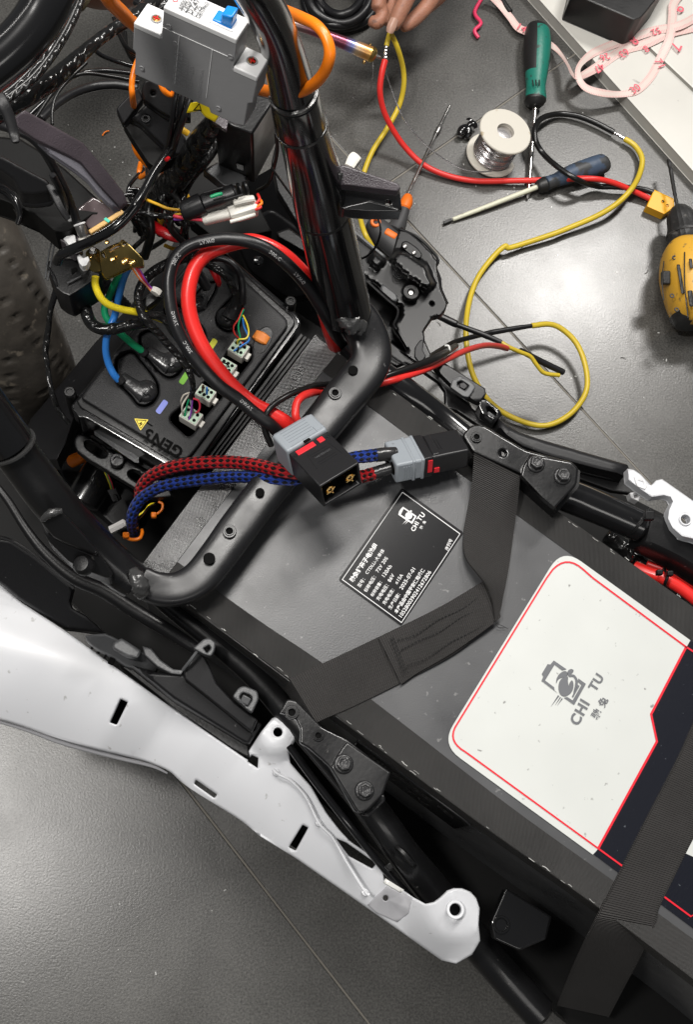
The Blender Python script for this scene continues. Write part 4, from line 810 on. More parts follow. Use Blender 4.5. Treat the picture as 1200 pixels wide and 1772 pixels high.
def white_panels():
    top = [(-60, 985), (0, 1012), (37, 1042), (112, 1091), (150, 1118), (195, 1151), (311, 1234), (420, 1309), (436, 1320), (430, 1300), (452, 1266), (471, 1243), (486, 1236), (500, 1239), (511, 1246), (516, 1262), (512, 1280), (500, 1301), (503, 1320), (520, 1340), (539, 1361), (565, 1406), (588, 1436), (606, 1455), (655, 1489), (664, 1511), (666, 1526), (700, 1541), (715, 1552), (737, 1564), (752, 1561), (764, 1552), (775, 1541), (786, 1537), (800, 1537), (815, 1543), (825, 1554), (831, 1572), (829, 1600), (832, 1628), (818, 1652), (790, 1668), (765, 1662), (677, 1600), (600, 1546), (512, 1485), (450, 1447), (414, 1418), (337, 1370), (310, 1350), (292, 1334), (262, 1321), (240, 1314), (157, 1294), (100, 1278), (45, 1259), (20, 1251), (-60, 1228)]
    holes = [rnd([(208.5, 1209), (221, 1215), (202, 1254), (190, 1250)], 2, 3), rnd([(339, 1349), (376, 1375), (371, 1381), (336, 1356)], 2, 3), rnd([(524, 1427), (534, 1432), (512, 1472), (500, 1466)], 2, 3), [(436, 1306), (447, 1311), (446, 1329), (428, 1317)], circ(481, 1267, 8), rnd([(582, 1451), (600, 1458), (652, 1494), (645, 1503), (604, 1481)], 2, 3), circ(788, 1574, 10.5), circ(668, 1554, 5)]
    top = top[:46] + [(a, b) for a, b in smoothpoly(top[46:], 4, closed=False)]
    lowl = [(-60, 1228), (20, 1251), (157, 1294), (262, 1321), (310, 1350), (414, 1418), (512, 1485), (677, 1600), (765, 1662)]
    def seg(x, y):
        d = 1e9
        for a, b in zip(lowl, lowl[1:]):
            dx, dy = b[0] - a[0], b[1] - a[1]; t = min(1, max(0, ((x - a[0]) * dx + (y - a[1]) * dy) / (dx * dx + dy * dy))); d = min(d, math.hypot(x - a[0] - t * dx, y - a[1] - t * dy))
        return d
    def zf(x, y):
        d = seg(x, y); z = .352 - .035 * max(0, 1 - d / 150) ** 2; z -= .010 * max(0, 1 - abs((x - 275) * .8 + (y - 1270) * .6) / 70)
        tab = max(0, 1 - math.hypot(x - 480, y - 1272) / 48); z += .014 * min(1, tab * 2.2); tab = max(0, 1 - math.hypot(x - 788, y - 1574) / 90); z += .014 * min(1, tab * 2.2)
        if x < 620 and y > 1500: z -= 0
        return z
    w = part('side_panel', sheet(top, zf, .0035, holes=holes, edge=(3.5, .0025), grid=13), 'white_paint', sharp=60)
    part('slot_shade_sheet', sheet([(-40, 1040), (40, 1070), (200, 1175), (300, 1250), (420, 1325), (520, 1400), (600, 1490), (650, 1530), (640, 1550), (560, 1500), (440, 1420), (340, 1350), (270, 1305), (150, 1275), (-40, 1215)], .285, .004, edge=None), 'void_black', w)  # black sheet added below the panel to stand in for shade in its slots
    part('raised_rib', cable([(472, 1331, .3545), (482, 1340, .356), (505, 1352, .356), (530, 1380, .356), (552, 1424, .355), (576, 1450, .352), (600, 1492, .350), (632, 1543, .345), (640, 1548, .344)], 2.6, 8, 6, sq=1.0), 'white_paint', w)
    for x, y in ((478, 1337), (552, 1424), (632, 1544)): part('rib_foot', lathe(P(x, y, zf(x, y)), EZ, [(0, .0035), (.0025, .003), (.003, .0015)], 14), 'white_paint', w)
    part('eyelet', ringg(P(788, 1574, .365), EZ, .0052, .0078, .003, 28), 'white_paint', w); part('eyelet', ringg(P(481, 1267, .3645), EZ, .0042, .0056, .0012, 28), 'white_paint', w)
    part('recess_plate', sheet([(654, 1548), (670, 1533), (714, 1553), (708, 1580), (688, 1596), (652, 1580), (636, 1566)], lambda x, y: zf(x, y) + .0015, .002, edge=(2, .001), holes=[circ(668, 1554, 5), circ(648, 1548, 2.5)]), 'inner_white', w)
    part('clear_lens', sheet([(668, 1520), (700, 1540), (694, 1545), (664, 1528)], .362, .004, edge=(1.5, .001)), 'clear_tie', w)
    part('panel_edge', cable([(-40, 1236, .285), (45, 1262, .285), (100, 1282, .285), (157, 1298, .285), (210, 1312, .287), (262, 1325, .292), (290, 1338, .296)], [4, 4, 5, 5, 4, 3, 1.5], 8, 5), 'inner_white', w)
    # right panel tip
    r = part('side_panel', sheet([(1087, 811), (1098, 813), (1110, 821), (1121, 833), (1128, 840), (1137, 831), (1147, 829), (1200, 866), (1320, 950), (1320, 985), (1220, 940), (1200, 933), (1181, 929), (1164, 914), (1156, 897), (1158, 882), (1165, 868), (1161, 861), (1150, 858), (1129, 861), (1108, 847), (1088, 831)], .408, .012, holes=[circ(1187, 899, 9)], edge=(3.5, .003)), 'white_paint')
    part('clip_frame', sheet(rnd([(1098, 824), (1116, 829), (1122, 840), (1118, 847), (1104, 842)], 2), .4095, .002, holes=[[(1106, 831), (1114, 833), (1117, 841), (1109, 839)]], edge=(1, .0006)), 'white_tab', r)
    part('eyelet', ringg(P(1187, 899, .4085), EZ, .0046, .0060, .0012, 24), 'white_paint', r)
    part('lock_tab', sheet(rnd([(1090, 853), (1104, 850), (1111, 858), (1106, 868), (1093, 862)], 2), .38, .01, holes=[[(1097, 856), (1104, 855), (1105, 861), (1099, 862)]], edge=(1.5, .001)), 'white_tab', r)
white_panels()
def left_inner():
    a = part('inner_panel', sheet([(-40, 925), (0, 932), (20, 936), (60, 962), (127, 1017), (121, 1040), (125, 1052), (150, 1066), (183, 1096), (160, 1094), (112, 1088), (36, 1040), (0, 1010), (-40, 990)], plane((0, 935, .40), (127, 1020, .375), (40, 1040, .36)), .01, edge=(5, .005), grid=16), 'plastic_dark')
    part('edge_bead', cable([(-20, 926, .405), (18, 935, .402), (60, 962, .395), (100, 994, .385), (128, 1018, .378)], 3, 8, 5), 'plastic_black', a)
    part('inner_curve', cable([(-30, 815, .43), (10, 862, .425), (44, 915, .42), (80, 960, .415), (128, 1000, .41), (178, 1022, .405), (232, 1056, .40), (300, 1097, .395), (350, 1130, .39)], [6, 7, 8, 10, 12, 13, 13, 12, 10], 20, 6), 'plastic_black')
    c = part('hook_clip', sheet([(147, 1101), (165, 1097), (182, 1096), (200, 1104), (240, 1126), (257, 1130), (268, 1135), (276, 1148), (268, 1162), (236, 1158), (218, 1153), (196, 1138), (168, 1124), (150, 1110)], plane((150, 1100, .385), (270, 1140, .375), (220, 1153, .365)), .012, edge=(4, .004)), 'plastic_grey')
    part('hook_pad', sheet(rnd([(195, 1112), (210, 1104), (245, 1126), (240, 1140), (218, 1136), (194, 1122)], 4), .392, .008, edge=(4, .004)), 'plastic_grey', c)
    part('hook_end', sheet(rnd([(246, 1118), (262, 1122), (278, 1142), (300, 1158), (318, 1160), (314, 1168), (296, 1166), (272, 1154), (250, 1134)], 2), .386, .012, edge=(2.5, .002)), 'plastic_grey', c)
    for k in range(4): part('slot_mark', boxg(P(160 + k * 11, 1119 + k * 8.5, .3595), CR * .4 - CD * .9, CR + CD * .4, EZ, .0045 if k < 3 else .006, .0018 if k < 3 else .005, .003), 'hole', c)
    zb = plane((300, 1170, .395), (430, 1300, .375), (350, 1110, .40))
    b = part('duct', sheet(rnd([(336, 1128), (350, 1130), (362, 1150), (376, 1184), (400, 1210), (446, 1246), (436, 1268), (320, 1176), (318, 1165)], 3), zb, .02, edge=(3, .003)), 'plastic_dark')
    part('duct_side', sheet(rnd([(226, 1150), (270, 1164), (318, 1166), (434, 1264), (446, 1248), (454, 1254), (432, 1288), (422, 1286), (300, 1210)], 3), lambda x, y: zb(x, y) - .014, .035, edge=(5, .006)), 'plastic_dark', b)
    part('duct_fin', cable([(342, 1126, .41), (330, 1142, .408), (316, 1160, .40)], 3, 8, 4), 'plastic_grey', b)
    part('tab_clip', sheet(rnd([(334, 1122), (352, 1106), (362, 1104), (373, 1112), (372, 1124), (366, 1136), (356, 1134), (344, 1128)], 4), .415, .008, edge=(2.5, .002), holes=[rnd([(352, 1122), (362, 1116), (365, 1122), (358, 1130)], 2)]), 'plastic_grey', b)
    k = part('loop_clip', sheet(rnd([(402, 1205), (414, 1189), (424, 1187), (446, 1196), (448, 1210), (436, 1234), (428, 1228)], 5), .398, .009, edge=(2.5, .002), holes=[rnd([(414, 1207), (420, 1198), (434, 1203), (437, 1210), (428, 1224)], 4)]), 'plastic_grey', b)
    part('clip_tongue', boxg(P(425, 1212, .396), CR * .9 + CD * .5, CD - CR * .5, EZ, .008, .007, .004), 'plastic_grey', k if False else b, bevel=.001)
    part('lower_shadow_ledge', sheet([(205, 1150), (240, 1160), (430, 1290), (432, 1312), (400, 1295), (300, 1225)], .345, .02, edge=(2, .002)), 'plastic_black')
left_inner()
def wheel():
    dv = P(-60, 360, .25) - P(60, 600, .25); dv.z = 0; dv.normalize(); c = P(48, 650, .23); R = .180; rm = .054; c = P(40, 652, .23); c = c + dv * (R + .0); ax = dv.cross(EZ).normalized()
    vs = []; fs = []; uv = []; NU, NV = 900, 72
    def groove(u, v):
        # curved sipes running from the shoulder towards the crown
        q = (u * R / .094) % 1.0; s = math.sin(v); h = 0
        for sg in (1, -1):
            if .12 < s * sg < .85:
                pos = .5 + 1.9 * (s * sg - .12) + (0 if sg > 0 else .5); d = abs((q - pos + .5) % 1 - .5) * .094; h = max(h, min(1, max(0, (.0034 - d) / .0014)))
        return h
    for i in range(NU):
        u = 2 * math.pi * i / NU
        for j in range(NV):
            v = 2 * math.pi * j / NV; cv = math.cos(v); sv = math.sin(v); r = rm * (1 - .07 * groove(u, v) * (cv > -.3)) * (1.0 if cv > 0 else .98)
            rad = R + r * cv; vs.append(c + dv * (rad * math.cos(u)) + EZ * (rad * math.sin(u)) + ax * (r * sv * 1.05))
    for i in range(NU):
        for j in range(NV): a = i * NV + j; b = i * NV + (j + 1) % NV; e = ((i + 1) % NU) * NV + (j + 1) % NV; d = ((i + 1) % NU) * NV + j; fs.append([a, b, e, d])
    w = part('front_wheel', lathe(c - ax * .03, ax, [(0, .02), (0, .125), (.01, .135), (.05, .135), (.06, .125), (.06, .02)], 40), 'gloss_black')
    part('tyre', G().add(vs, fs), 'tyre_rubber', w, sharp=180)
    # plum coloured fork arm
    f = part('fork_arm', sheet([(22, 208), (40, 189), (143, 247), (178, 288), (214, 333), (220, 350), (208, 360), (172, 321), (140, 282), (118, 270), (66, 245), (30, 222)], plane((30, 200, .70), (143, 250, .66), (215, 340, .62)), .003, edge=(3, .0015)), 'plum_paint')
    part('fork_arm_side', sheet([(64, 246), (118, 271), (140, 283), (172, 322), (208, 361), (196, 363), (173, 341), (150, 313), (128, 295), (113, 285), (86, 267)], lambda x, y: plane((30, 200, .70), (143, 250, .66), (215, 340, .62))(x, y) - .002, .004, edge=(3, .003)), 'plum_light', f)
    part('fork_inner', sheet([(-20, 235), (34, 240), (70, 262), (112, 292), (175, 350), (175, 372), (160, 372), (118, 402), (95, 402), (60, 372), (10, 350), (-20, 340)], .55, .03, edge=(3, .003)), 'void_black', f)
    m = part('mudguard', sheet(rnd([(-30, 262), (4, 270), (40, 290), (82, 312), (90, 324), (84, 334), (58, 338), (34, 336), (22, 312), (0, 296), (-30, 290)], 6), plane((0, 270, .605), (85, 320, .60), (35, 336, .585)), .02, edge=(5, .004), grid=12), 'plastic_dark')
    part('mudguard_arm', cable([(84, 320, .60), (96, 342, .598), (106, 362, .595), (118, 380, .59)], [6, 6, 5.5, 5], 14, 4, power=4), 'plastic_dark', m)
    for k in range(3): part('brake_disc', cable([(-20 + k * 2, 318 + k * 7, .56 - k * .01), (8, 326 + k * 7, .56 - k * .01), (26, 345 + k * 7, .56 - k * .01), (34, 370 + k * 3, .555 - k * .01), (30, 388, .55 - k * .01)], 5, 12, 5), 'gloss_black', m)
wheel()
def headstock():
    # black sheet-metal carrier behind the breaker
    t = part('battery_carrier', sheet(rnd([(214, 216), (236, 196), (256, 178), (286, 194), (322, 240), (322, 262), (306, 270), (290, 262), (240, 214), (222, 206)], 4), plane((214, 216, .60), (260, 185, .61), (310, 260, .58)), .006, edge=(4, .003), holes=[circ(252, 206, 5)], grid=16), 'plastic_dark')
    nutring(252, 206, .6045, 8, t, M['plastic_dark'])
    part('carrier_end', sheet(rnd([(201, 190), (204, 184), (236, 151), (241, 155), (248, 172), (216, 214), (212, 214)], 3), plane((203, 188, .612), (238, 153, .622), (214, 213, .604)), .006, edge=(2.5, .002)), 'plastic_dark', t)
    part('carrier_flange', sheet(rnd([(246, 148), (250, 140), (260, 138), (330, 172), (330, 206), (300, 206), (280, 196), (248, 174), (244, 158)], 3), plane((246, 148, .628), (330, 172, .622), (280, 196, .612)), .006, edge=(3, .002), holes=[circ(265, 161, 4)]), 'plastic_black', t)
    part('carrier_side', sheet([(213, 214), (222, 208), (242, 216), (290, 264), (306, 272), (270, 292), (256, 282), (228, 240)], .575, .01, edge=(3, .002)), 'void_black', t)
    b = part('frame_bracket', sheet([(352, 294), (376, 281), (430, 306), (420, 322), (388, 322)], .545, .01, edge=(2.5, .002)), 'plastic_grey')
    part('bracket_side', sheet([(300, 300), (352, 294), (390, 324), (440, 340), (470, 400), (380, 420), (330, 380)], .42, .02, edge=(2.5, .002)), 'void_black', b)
    k = 0
    for pts in ([(500, 260), (520, 330), (560, 372)], [(470, 240), (455, 300), (440, 330)]): pass
    part('gusset_plate', sheet([(484, 220), (506, 224), (548, 360), (560, 400), (520, 395), (480, 330), (470, 280)], .50, .01, edge=(2, .002)), 'plastic_black')
headstock()
# ------------------------------------------------------------------ the battery
BZ = .42
bat = thing('battery', 'large flat dark grey battery with white sticker, black data label and taped edges', 'battery', P(800, 1150, .2))
def battery():
    pt = lambda n, g, m, par=None, **k: obj(n, g, M[m], par or bat, **k)
    out = [(548, 579), (945, 871), (1200, 1052), (1400, 1195), (1400, 1850), (1290, 1760), (1045, 1575), (839, 1429), (400, 1101), (240, 985)]
    pt('case', sheet(out, BZ, .20, edge=(5, .003)), 'battery_grey')
    h = BZ + .0007
    # tape strips folded over the four edges (each lies on the top and runs down the side)
    def strip(n, a, b, m, hh=h):
        prs = [(( *p[:2], hh), (*q[:2], hh)) for p, q in zip(a, b)]
        return pt(n, ribbon(prs, .0006, sub=6, across=8), m)
    strip('edge_tape', [(548, 577), (646, 650), (740, 719), (946, 870), (1200, 1050), (1420, 1208)], [(520, 614), (612, 682), (700, 748), (898, 893), (1152, 1075), (1380, 1240)], 'cloth_tape')
    strip('edge_tape', [(462, 705), (420, 760)], [(240, 985), (202, 1036)], 'cloth_tape') if False else None
    strip('edge_tape', [(546, 579), (480, 667), (400, 773), (300, 905), (240, 985)], [(582, 613), (515, 697), (436, 802), (338, 930), (278, 1010)], 'silver_tape', h + .0004)
    strip('edge_tape', [(250, 992), (400, 1101), (520, 1190), (660, 1297), (839, 1430), (1045, 1576), (1290, 1762)], [(290, 960), (440, 1068), (562, 1150), (700, 1254), (884, 1396), (1076, 1534), (1320, 1712)], 'cloth_tape')
    # folded tape running down the long side that faces the camera
    S_ = [(250, 992), (400, 1102), (600, 1252), (839, 1430), (1045, 1576), (1290, 1762)]
    pt('side_tape', ribbon([((x, y, BZ - .001), (P2[0], P2[1], P2[2])) for (x, y), P2 in zip(S_, [(lambda q: (q[0], q[1], q[2]))(dropx(x, y, BZ, .03)) for x, y in S_])], .0006, sub=5), 'cloth_tape')
    rr = random.Random(9); g = G()      # worn folded edges, their glints drawn as thin pale streaks
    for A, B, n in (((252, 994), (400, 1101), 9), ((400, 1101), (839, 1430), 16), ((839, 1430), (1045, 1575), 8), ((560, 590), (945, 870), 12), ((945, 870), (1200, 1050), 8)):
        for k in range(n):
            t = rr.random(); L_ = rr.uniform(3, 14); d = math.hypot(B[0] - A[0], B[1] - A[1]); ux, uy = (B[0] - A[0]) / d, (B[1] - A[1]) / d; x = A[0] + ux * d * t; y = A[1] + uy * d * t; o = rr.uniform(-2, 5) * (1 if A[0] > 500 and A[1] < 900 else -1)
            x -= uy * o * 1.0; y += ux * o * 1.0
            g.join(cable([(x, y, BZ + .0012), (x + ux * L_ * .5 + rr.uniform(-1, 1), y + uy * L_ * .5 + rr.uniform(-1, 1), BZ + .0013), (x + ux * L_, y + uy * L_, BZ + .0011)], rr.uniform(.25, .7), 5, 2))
    w_ = pt('worn_edge_glints', g, 'clear_tie'); w_['kind'] = 'stuff'
    # raised moulded plate with faint lettering on the long side
    a = P(620, 1266, BZ); b = P(838, 1428, BZ); d = (b - a).normalized(); nn = Vector((d.y, -d.x, 0)); nn = nn if nn.dot(P(600, 1400, BZ) - a) > 0 else -nn
    o = pt('side_plate', boxg((a + b) / 2 + nn * .0015 - EZ * .065, d, EZ, nn, (b - a).length * .93, .075, .003), 'gloss_black', bevel=.0012)
    for k, (s, sz) in enumerate((('驰兔锂电', .016), ('CHI TU', .015))):
        V, F, w = textmesh(s, .01, 1.2); q = (b - a).length * .72 / w if k == 0 else (b - a).length * .55 / w; base = a + d * (b - a).length * .15 + nn * .0034 - EZ * (.052 + .030 * k)
        pt('side_lettering', G().add([base + d * (x * q) + EZ * (y * q * .8) for x, y in V], F), 'plastic_dark', o)
    # white and navy printed sticker
    def flat(n, poly, m, lift, par=None, holes=()): return pt(n, sheet(poly, h + lift, .0003, edge=None, holes=holes), m, par)
    st = flat('sticker', rnd([(974, 948), (1196, 1108), (1189, 1120), (1127, 1237), (1138, 1282), (1037, 1468), (1027, 1479), (764, 1288)], [40, 0, 0, 0, 0, 0, 0, 40], 8), 'sticker_white', .0003)
    flat('sticker_band', [(1188, 1120), (1196, 1107), (1420, 1262), (1420, 1790), (1290, 1672), (1200, 1606), (1040, 1487), (1028, 1478), (1037, 1467), (1137, 1283), (1127, 1236)], 'sticker_navy', .0001, st)
    flat('sticker_panel', [(1212, 1400), (1260, 1440), (1240, 1500), (1186, 1476), (1180, 1462)], 'sticker_white', .0006, st)
    def line(pts, w, par): return pt('red_outline', ribbon(bandpairs([(x, y, h + .0009, w) for x, y in pts]), .0002, sub=1, across=1), 'red_line', par)
    cor = lambda a, c, b, n=7: [((1 - t) ** 2 * a[0] + 2 * t * (1 - t) * c[0] + t * t * b[0], (1 - t) ** 2 * a[1] + 2 * t * (1 - t) * c[1] + t * t * b[1]) for t in [i / n for i in range(n + 1)]]
    line([(1260, 1165), (1188, 1119), (1027, 1000)] + cor((1010, 985), (982, 960), (958, 985)) + [(947, 1000), (788, 1259)] + cor((788, 1259), (776, 1284), (806, 1301)) + [(1076, 1497), (1151, 1552), (1197, 1586), (1206, 1580), (1230, 1540)], 3.0, st)
    line([(1189, 1119), (1128, 1236), (1138, 1283), (1037, 1467)], 4.2, st)
    T = lambda n, s, a, b, m, par, **k: pt(n, text(s, a, b, h + .0003, **k), m, par)
    # logo: tilted cell outline, round figure and speed lines
    LX = lambda pts: [(920 + x / 7.5, 1120 + y / 7.5) for x, y in pts]
    fl = lambda pts, holes=(): pt('logo_mark', sheet(LX(pts), h + .0011, .0003, edge=None, holes=[LX(q) for q in holes]), 'print_grey', st)
    fl([(295, 172), (460, 285), (405, 300), (305, 225), (180, 430), (300, 520), (305, 560), (345, 595), (135, 435), (160, 380), (140, 345), (215, 218), (250, 225)])
    fl([(615, 405), (712, 475), (560, 748), (425, 655), (470, 645), (540, 690), (655, 490), (610, 450)])
    fl([(605, 488), (632, 500), (545, 655), (530, 640)])
    fl(smoothpoly([(470, 330), (475, 360), (430, 385), (380, 400), (345, 430), (325, 470), (335, 400), (370, 345), (420, 312), (455, 312)], 4))
    fl(smoothpoly([(455, 375), (480, 390), (478, 440), (490, 500), (500, 465), (530, 430), (550, 470), (545, 540), (510, 600), (440, 638), (385, 615), (358, 545), (365, 460), (400, 405)], 5))
    fl(smoothpoly([(470, 345), (485, 300), (520, 282), (550, 295), (545, 325), (520, 348), (565, 360), (600, 410), (608, 470), (585, 540), (550, 590), (570, 500), (575, 430), (545, 385), (500, 385)], 4))
    for q in ([(350, 622), (368, 632), (258, 770)], [(376, 645), (390, 652), (312, 752)], [(400, 660), (412, 668), (340, 757)]): fl(q)
    T('lettering', 'CHI', (1001, 1257), (1021, 1218), 'print_grey', st, lift=.0009, bold=.03, sp=1.15); T('lettering', 'TU', (1031, 1198), (1046, 1173), 'print_grey', st, lift=.0009, bold=.03, sp=1.15)
    T('lettering', '驰', (1034, 1246), (1042, 1232), 'print_grey', st, lift=.0009, bold=.02); T('lettering', '兔', (1046, 1225), (1053, 1211), 'print_grey', st, lift=.0009, bold=.02)
    # black data label
    lb = flat('data_label', rnd([(696, 844), (803, 921.5), (695, 1083), (586, 1003)], 4, 4), 'label_black', .0003)
    R_ = [(697, 851), (797.5, 923.5), (695.5, 1078), (592, 1003)]; R2 = [(697, 852.4), (796, 924), (695.3, 1076.5), (593.6, 1002.6)]
    flat('label_frame', R_, 'print_white', .0006, lb, holes=[R2])
    LZ = lambda x, y: (570 + x / 4.8, 830 + y / 4.8)
    def L(s, a, b, par=lb, **k): pt('lettering', text(s, LZ(*a), LZ(*b), h + .0003, lift=.0006, **k), 'print_white', par)
    L('驰兔锂离子电池组', (197, 855), (405, 545), bold=.03, sp=1.0)
    L('型号：', (255, 897), (300, 830), bold=.01); L('CTDLLi-大单体', (318, 790), (462, 590), bold=.01, sp=1.05)
    L('标称电压：', (309, 938), (390, 810), bold=.01); L('72V 20S', (408, 775), (490, 655), bold=.012, sp=1.1)
    L('标称容量：', (362, 975), (440, 855), bold=.01); L('120Ah', (460, 812), (523, 722), bold=.012, sp=1.1)
    L('充电电压：', (411, 1008), (495, 880), bold=.01); L('86V', (508, 855), (545, 795), bold=.012, sp=1.1)
    L('充电电流：', (462, 1042), (543, 918), bold=.01); L('≤15A', (565, 872), (616, 795), bold=.012, sp=1.1)
    L('生产日期：', (511, 1080), (592, 955), bold=.01); L('2025-07-01', (607, 918), (718, 745), bold=.012, sp=1.08)
    L('本产品由中国平安保险承保', (562, 1115), (797, 748), bold=.02); L('10528003902412672806', (603, 1148), (851, 770), bold=.01, sp=1.05)
    L('CHI', (707, 435), (747, 362), bold=.03, sp=1.1); L('TU', (757, 350), (800, 292), bold=.03, sp=1.1); L('驰', (768, 415), (782, 392), bold=.02); L('兔', (792, 372), (805, 350), bold=.02)
    L('序列号', (985, 592), (1026, 502), bold=.01)
    def lm(pts, holes=()): pt('logo_mark', sheet([LZ(*p) for p in pts], h + .0011, .0003, edge=None, holes=[[LZ(*p) for p in q] for q in holes]), 'print_white', lb)
    lm([(615, 224), (728, 303), (690, 368), (575, 292), (582, 262), (600, 238)], [[(620, 242), (712, 306), (685, 350), (596, 290)]])
    lm(circ(662, 300, 30, 14)); lm(circ(680, 262, 9, 8))
    for q in ([(640, 335), (646, 340), (608, 372)], [(652, 343), (657, 348), (628, 374)]): lm(q)
def dropx(x, y, z, dz):
    """photo position of the point dz below (x, y, z)"""
    p = P(x, y, z) - EZ * dz; d = RW.transposed() @ (p - CAMP); return (CX + d.x / -d.z * FPX, CY - d.y / -d.z * FPX, z - dz)
battery()
def straps():
    r = thing('battery_strap', 'grey webbing strap folded and stitched across the battery beside the data label', 'strap', P(840, 1050, .42)); z = BZ + .0022
    up = [((821, 783, .449), (901, 824, .449)), ((818, 830, .436), (897, 868, .436)), ((812, 870, z + .004), (890, 920, z + .003)), ((803, 925, z + .004), (884, 965, z + .003)), ((806, 962, z + .008), (878, 1002, z + .004)), ((824, 988, z + .014), (872, 1030, z + .007)), ((842, 1012, z + .014), (867, 1056, z + .009)), ((852, 1038, z + .012), (858, 1076, z + .010))]
    obj('upper_band', ribbon(up, .0016, sub=6, across=8, sag=.0006), M['webbing'], r)
    lo = [((843, 1002, z + .006), (862, 1068, z + .008)), ((760, 1051, z + .003), (790, 1129, z + .003)), ((664, 1098, z + .001), (695, 1181, z + .001)), ((580, 1138, z), (612, 1222, z)), ((510, 1170, z), (557, 1246, z)), ((500, 1177, z - .004), (546, 1254, z - .008)), ((492, 1192, z - .05), (536, 1262, z - .06))]
    obj('lower_band', ribbon(lo, .0016, sub=6, across=8), M['webbing'], r)
    db = [((846, 1006, z + .0085), (862, 1064, z + .0085)), ((838, 1008, z + .0075), (862, 1073, z + .0085)), ((760, 1053, z + .0055), (786, 1128, z + .0055)), ((694, 1086, z + .0035), (724, 1164, z + .0035)), ((656, 1104, z + .003), (695, 1184, z + .003))]
    obj('sewn_overlap', ribbon(db, .0018, sub=8, across=8, sag=.0008), M['webbing'], r)
    st = [[(676, 1105), (700, 1165)], [(680, 1103), (704, 1163)], [(694, 1125), (730, 1106), (760, 1094), (800, 1068), (836, 1052)], [(688, 1108), (720, 1098), (760, 1072), (800, 1054), (828, 1034)], [(704, 1152), (740, 1138), (780, 1112), (820, 1092), (850, 1074)], [(826, 1030), (842, 1078)], [(831, 1028), (847, 1074)]]
    for ln in st:
        p = Path([(x, y, z + .0075 if x > 700 else z + .006) for x, y in ln], 1.0, 8); k = 0.0; gs = []
        while k < p.L[-1]:
            c, t, n, rr = p.at(k); c2 = p.at(min(k + .0022, p.L[-1]))[0]; hh = EZ * ((c.x * 0)); gs.append(tube(Path([c + hh, c2 + hh], .00045, 1, world=True), 5)); k += .0034
        o = obj('stitching', gs, M['handle_black'], r); o['kind'] = 'stuff'
    for a in ([(858, 1078), (868, 1082), (880, 1088)], [(858, 1080), (864, 1086), (874, 1086)]): obj('frayed_thread', cable([(x, y, z + .002) for x, y in a], .5, 5, 4), M['handle_black'], r)
    r = thing('battery_strap', 'wide webbing strap crossing the navy end of the sticker at the lower right', 'strap', P(1100, 1500, .42))
    s2 = [((1262, 1120, z), (1350, 1190, z)), ((1200, 1253, z), (1288, 1300, z)), ((1174, 1311, z), (1258, 1352, z)), ((1120, 1415, z), (1204, 1446, z)), ((1076, 1502, z), (1162, 1530, z)), ((1052, 1550, z), (1142, 1572, z)), ((1044, 1564, z), (1139, 1588, z)), ((1031, 1592, z - .005), (1131, 1610, z - .004)), ((1012, 1630, z - .04), (1112, 1652, z - .04)), ((985, 1690, z - .12), (1080, 1712, z - .12)), ((965, 1740, z - .19), (1055, 1760, z - .19))]
    obj('band', ribbon(s2, .0016, sub=6, across=8), M['webbing'], r)
    for e in (0, 1): obj('woven_edge', cable([(a[0] + (b[0] - a[0]) * (.02 + .96 * e), a[1] + (b[1] - a[1]) * (.02 + .96 * e), a[2] + (b[2] - a[2]) * e + .0003) for a, b in s2], 1.1, 6, 6), M['webbing'], r)
straps()
